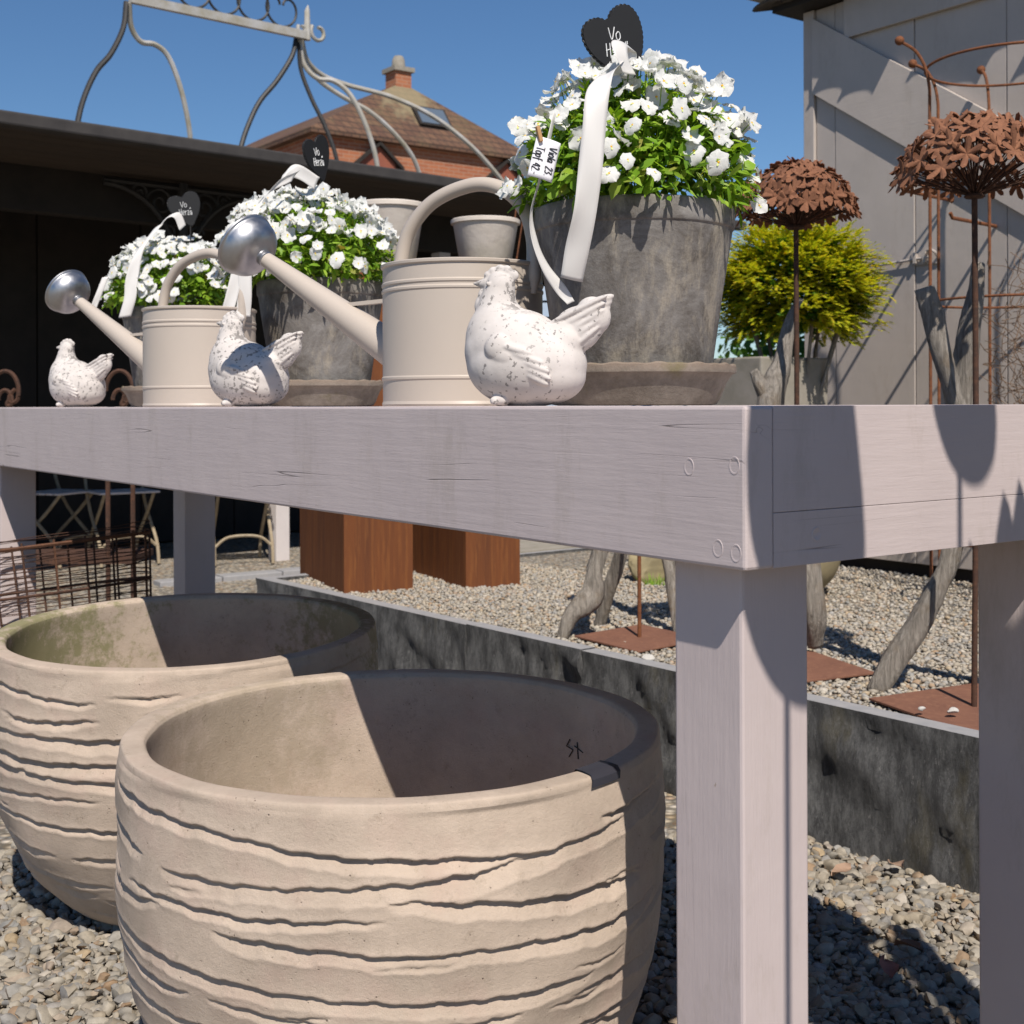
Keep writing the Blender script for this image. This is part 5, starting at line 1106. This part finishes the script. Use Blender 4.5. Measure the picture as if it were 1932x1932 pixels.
for i in range(4):
    t = 0.33+0.17*i; c = a_+(b_-a_)*t+np.array([0, 0, 0.24]); 
    for sg in (-1, 1):
        pts = []
        for k in range(26):
            u = k/25; ang = -math.pi/2+sg*u*4.2; r0 = 0.20*(1-0.62*u); cc = c+dv*sg*(0.02+0.07*u)
            pts.append(cc+dv*r0*math.cos(ang)+np.array([0, 0, 1])*r0*math.sin(ang))
        mb.tube(pts, 0.014, 5)
mb.build('ridge_scrolls', m_iron, gzr)
mb = MB(); mb.tube([b_+np.array([0, 0, -0.05]), b_+np.array([0, 0, 0.28]), b_+np.array([0.01, 0, 0.34])], [0.04, 0.03, 0.004], 8)
for k0, r0 in ((0.16, 0.11), (-0.07, 0.06)):
    mb.tube([b_+dv*(k0)+np.array([0, 0, 0.06])+dv*r0*(1-0.5*t)*math.cos(5.5*t+2.5)+np.array([0, 0, 1])*r0*(1-0.5*t)*math.sin(5.5*t+2.5) for t in np.linspace(0, 1, 22)], 0.022, 6)
mb.build('finial', m_gal, gzr)

# ------------------------------------------------------------------ brick house
HC = at(596, 240, 26.0); hs = thing('brick_house', 'red brick house with brown hipped tile roof and chimney', 'house', (HC.x, HC.y, 0), TH)
EZ = HC.z; Wd_, Dp = 5.3, 9.0
m = MB(); V = [(0, 0, 0), (Wd_, 0, 0), (Wd_, Dp, 0), (0, Dp, 0), (0, 0, EZ), (Wd_, 0, EZ), (Wd_, Dp, EZ), (0, Dp, EZ)]; m.add(V, [(0, 1, 5, 4), (1, 2, 6, 5), (2, 3, 7, 6), (3, 0, 4, 7)]); m.build('wall', m_brick, hs, False)
pk = at(764, 151, 28.2); PH = pk.z; e_ = 0.18; ez = EZ-0.02
V = [(-e_, -e_, ez), (Wd_+e_, -e_, ez), (Wd_+e_, Dp+e_, ez), (-e_, Dp+e_, ez), (Wd_/2, 1.0, PH), (Wd_/2, Dp-1.0, PH)]
V += [(x, y, z-0.1) for x, y, z in V[:4]]
m = MB(); m.add(V, [(0, 1, 4), (1, 2, 5, 4), (2, 3, 5), (3, 0, 4, 5), (0, 6, 7, 1), (1, 7, 8, 2), (2, 8, 9, 3), (3, 9, 6, 0), (9, 8, 7, 6)]); rfh = m.build('roof', m_rooftile, hs, False)
MB().box((Wd_/2-0.2, 0.9, PH-0.5), (Wd_/2+0.2, 1.35, PH+0.22)).build('chimney', m_brick, rfh, False); MB().box((Wd_/2-0.26, 0.84, PH+0.22), (Wd_/2+0.26, 1.41, PH+0.32)).build('chimney_cap', m_conc, rfh, False); MB().lathe([(0.16, PH+0.32), (0.14, PH+0.52), (0.10, PH+0.60), (0.001, PH+0.62)], 12).build('chimney_pot', m_conc, rfh, loc=(Wd_/2, 1.12, 0))
# skylight
t0 = 0.42; y_ = -e_+t0*(1.0+e_); z_ = ez+t0*(PH-ez); sl_ = (PH-ez)/(1.0+e_); rx = math.atan(sl_)
m = MB(); M_ = Matrix.Translation((Wd_/2+0.35, y_, z_)) @ Matrix.Rotation(rx, 4, 'X'); m.box((-0.42, -0.30, -0.05), (0.42, 0.30, 0.07), 0, M_); m.build('skylight', m_dark, rfh, False); MB().box((-0.36, -0.25, 0.072), (0.36, 0.25, 0.085), 0, M_).build('skylight_pane', m_glass, rfh, False)
for cx in (1.45, 4.75):
    w = MB(); w.box((cx-0.42, -0.06, EZ-1.47), (cx+0.42, -0.005, EZ-0.57)); V = [(cx-0.42, -0.06, EZ-0.57), (cx+0.42, -0.06, EZ-0.57), (cx, -0.06, EZ-0.17), (cx-0.42, -0.005, EZ-0.57), (cx+0.42, -0.005, EZ-0.57), (cx, -0.005, EZ-0.17)]; w.add(V, [(0, 1, 2), (5, 4, 3), (0, 2, 5, 3), (1, 4, 5, 2)])
    wo_ = w.build('window', m_redw, hs, False)
    for sg in (-1, 1):
        V = [(cx, -0.16, EZ-0.12), (cx+sg*0.58, -0.16, EZ-0.62), (cx+sg*0.58, -0.16, EZ-0.70), (cx, -0.16, EZ-0.20)]; V += [(x, 0.0-0.004, z) for x, y, z in V]
        MB().add(V, [(0, 1, 2, 3), (7, 6, 5, 4), (0, 4, 5, 1), (1, 5, 6, 2), (2, 6, 7, 3), (3, 7, 4, 0)]).build('gablet', m_dark, wo_, False)
    MB().box((cx-0.31, -0.085, EZ-1.32), (cx+0.31, -0.062, EZ-0.70)).build('frame', m_white, wo_, False)
    for a in range(3):
        for b in range(2): MB().box((cx-0.28+a*0.19, -0.095, EZ-1.29+b*0.29), (cx-0.28+a*0.19+0.165, -0.086, EZ-1.29+b*0.29+0.26)).build('pane', m_glass, wo_, False)
# ------------------------------------------------------------------ hedge and white wall beyond, rust leaf picks
shp = at(1026, 764, 7.8); sht = thing('shutter', 'pale blue slatted shutter glimpsed between watering can and grey pot', 'shutter', (shp.x, shp.y, 0.0)); m_blue = simple('pale blue paint', (0.42, 0.50, 0.60), (0.36, 0.45, 0.56), 5)
MB().box((-0.10, 0, 0), (-0.06, 0.04, 1.9)).build('frame', m_white, sht, False); MB().box((0.12, 0, 0), (0.16, 0.04, 1.9)).build('frame', m_white, sht, False)
for i in range(18): MB().box((-0.06, 0.008, 0.05+i*0.1), (0.12, 0.030, 0.135+i*0.1)).build('slat', m_blue, sht, False)
def bush(label, c, rad, n, ln, mat, seed):
    r_ = np.random.default_rng(seed); root = thing('bush', label, 'bush', (c[0], c[1], 0)); m = MB(); P, N, U, A, B_, D_ = [], [], [], [], [], []
    for i in range(n):
        d = unit(r_.normal(size=3)); k = r_.uniform(0.3, 1)**0.4*(1+0.12*math.sin(6*d[0]+4*d[2]+seed)); P.append(np.array([0, 0, c[2]])+d*np.array(rad)*k); N.append(unit(d+r_.normal(0, 0.6, 3))); U.append(r_.normal(size=3)); A.append(ln*r_.uniform(.7, 1.3)); B_.append(ln*0.32); D_.append(0.2)
    cloud(m, P, N, U, A, B_, D_); m.build('crown', mat, root, True, None); MB().tube([(0, 0, 0), (0.02, 0, c[2])], [0.05, 0.03], 8).build('trunk', m_drift, root)
bush('dark green bush behind the golden shrub beside the shed', (1.75, 8.2, 0.95), (0.55, 0.5, 0.75), 1500, 0.08, m_hedge, 2)
ey = thing('rust_leaf_pick', 'two small rusty oval leaves on stems rising behind the violas', 'garden stake', tuple(at(940, 764, 6.1)-Vector((0, 0, EYE-BEDZ))))
for px, py, rr_, tl in ((991, 244, 0.0185, 0.1), (1015, 240, 0.0185, -0.12)):
    p = at(px, py, 6.1)-Vector(ey.location); MB().ell(p, (0.025, 0.006, 0.038), 18, 10, Matrix.Rotation(tl, 3, 'Y')).build('leaf', rust('orange rust', (0.34, 0.12, 0.035), (0.24, 0.085, 0.03), (0.40, 0.16, 0.05)), ey); MB().tube([p, (0.0, 0, 0.9), (0, 0, 0)], 0.004, 5).build('stem', m_rust, ey)

# ------------------------------------------------------------------ folding chairs, scroll bench, wire basket
def chair(label, px, py, yaw, tagp=False):
    c = onz(px, py, 0); root = thing('folding_chair', label, 'chair', (c.x, c.y, 0.01), yaw, 'folding bistro chairs in the pavilion')
    mt = simple('chipped cream metal '+str(px), (0.36, 0.30, 0.21), (0.25, 0.19, 0.12), 30)
    for s in (-1, 1):
        x = s*0.20
        MB().tube(cr([(x, -0.20, 0), (x, -0.15, 0.16), (x, 0.06, 0.38), (x, 0.17, 0.60), (x, 0.22, 0.92)], 5), 0.012, 7).build('leg', mt, root)
        MB().tube(cr([(x*0.86, 0.22, 0), (x*0.86, 0.16, 0.16), (x*0.86, -0.05, 0.36), (x*0.86, -0.18, 0.50)], 5), 0.012, 7).build('leg', mt, root)
    for i in range(6): MB().box((-0.21, -0.20+i*0.062, 0.495), (0.21, -0.20+i*0.062+0.045, 0.51)).build('seat_slat', m_post, root, False, bevel=0.003)
    for i in range(2): MB().box((-0.21, 0.215, 0.72+0.11*i), (0.21, 0.232, 0.77+0.11*i)).build('back_slat', m_post, root, False)
    MB().tube(cr([(-0.2, -0.17, 0.12), (-0.1, -0.17, 0.19), (0.1, -0.17, 0.19), (0.2, -0.17, 0.12)], 5), 0.011, 6).build('stretcher', mt, root)
    return root
chair('cream folding chair with curved legs by the leg of the far table end', 105, 1064, math.radians(70)); chair('cream folding chair seen through the wire basket', 228, 1062, math.radians(35)); chair('cream folding chair beside a white pavilion post', 452, 1060, math.radians(20))
zbn = 5.6; bn = thing('scroll_bench', 'rusty iron bench with scrolled back ends behind the table', 'bench', tuple(at(130, 764, zbn)-Vector((0, 0, EYE)))); b0 = np.array(bn.location)
def bnp(px, py): return np.array(at(px, py, zbn))-b0
for cx in (10, 226):
    mb = MB()
    for r0, cy in ((32, 735), (16, 752)):
        pts = [bnp(cx+r0*0.8*math.cos(t), cy-r0*1.2*math.sin(t)) for t in np.linspace(-0.4, math.pi, 16)]
        sp_ = [bnp(cx+r0*0.8-(r0*0.28)*(1-math.cos(t*5)), cy+r0*0.25+r0*0.42*math.sin(t*4.2)) for t in np.linspace(0, 1, 12)]
        mb.tube(sp_[::-1]+pts, 0.010, 6)
    mb.build('scroll', m_rustdark, bn)
for px in (-18, 36, 203, 250): p = bnp(px, 764); MB().tube([(p[0], p[1], 0), (p[0], p[1], EYE-0.02)], 0.011, 7).build('leg', m_rustdark, bn)
p, q = bnp(-18, 764), bnp(250, 764); MB().box((p[0], -0.02, 0.42), (q[0], 0.32, 0.45)).build('seat', m_rustdark, bn, False); MB().box((p[0], -0.012, 0.92), (q[0], 0.012, 0.95)).build('rail', m_rustdark, bn, False)
wc = at(128, 764, 3.78); wb_ = thing('wire_basket', 'old rusty wire basket with dense wires, standing behind the mossy bowl', 'basket', (wc.x, wc.y, 0.02)); wb_.rotation_euler = (math.radians(-4), math.radians(-7), 0)
m_rustb = rust('brown basket rust', (0.13, 0.06, 0.035), (0.08, 0.04, 0.025), (0.18, 0.085, 0.045)); WR, WH = 0.30, 0.68
for k, z in enumerate((WH, WH*0.80, WH*0.62, WH*0.40, 0.02)):
    rr_ = WR*(0.82+0.18*z/WH); MB().tube([(rr_*math.cos(t), rr_*math.sin(t), z) for t in np.linspace(0, 2*math.pi, 56, endpoint=False)], 0.0048, 6, closed=True).build('hoop', m_rustdark if k in (1, 3) else m_rustb, wb_)
for k in range(22):
    a = 2*math.pi*k/22; MB().tube([(WR*0.82*math.cos(a), WR*0.82*math.sin(a), 0.0), (WR*math.cos(a), WR*math.sin(a), WH+0.012)], 0.0034, 5).build('rib', m_rustdark if k % 3 else m_rustb, wb_)
mb = MB(); r_ = np.random.default_rng(5)
for k in range(58):
    z = 0.03+k*0.0119; rr_ = WR*(0.82+0.18*z/WH)+0.002; ph = r_.uniform(0, 6.28)
    mb.tube([(rr_*math.cos(t), rr_*math.sin(t), z+0.006*math.sin(2*t+ph)+0.003*math.sin(5*t+ph)) for t in np.linspace(0, 2*math.pi, 40, endpoint=False)], 0.0013, 3, closed=True)
o = mb.build('woven_wires', m_rustdark, wb_); o['kind'] = 'stuff'
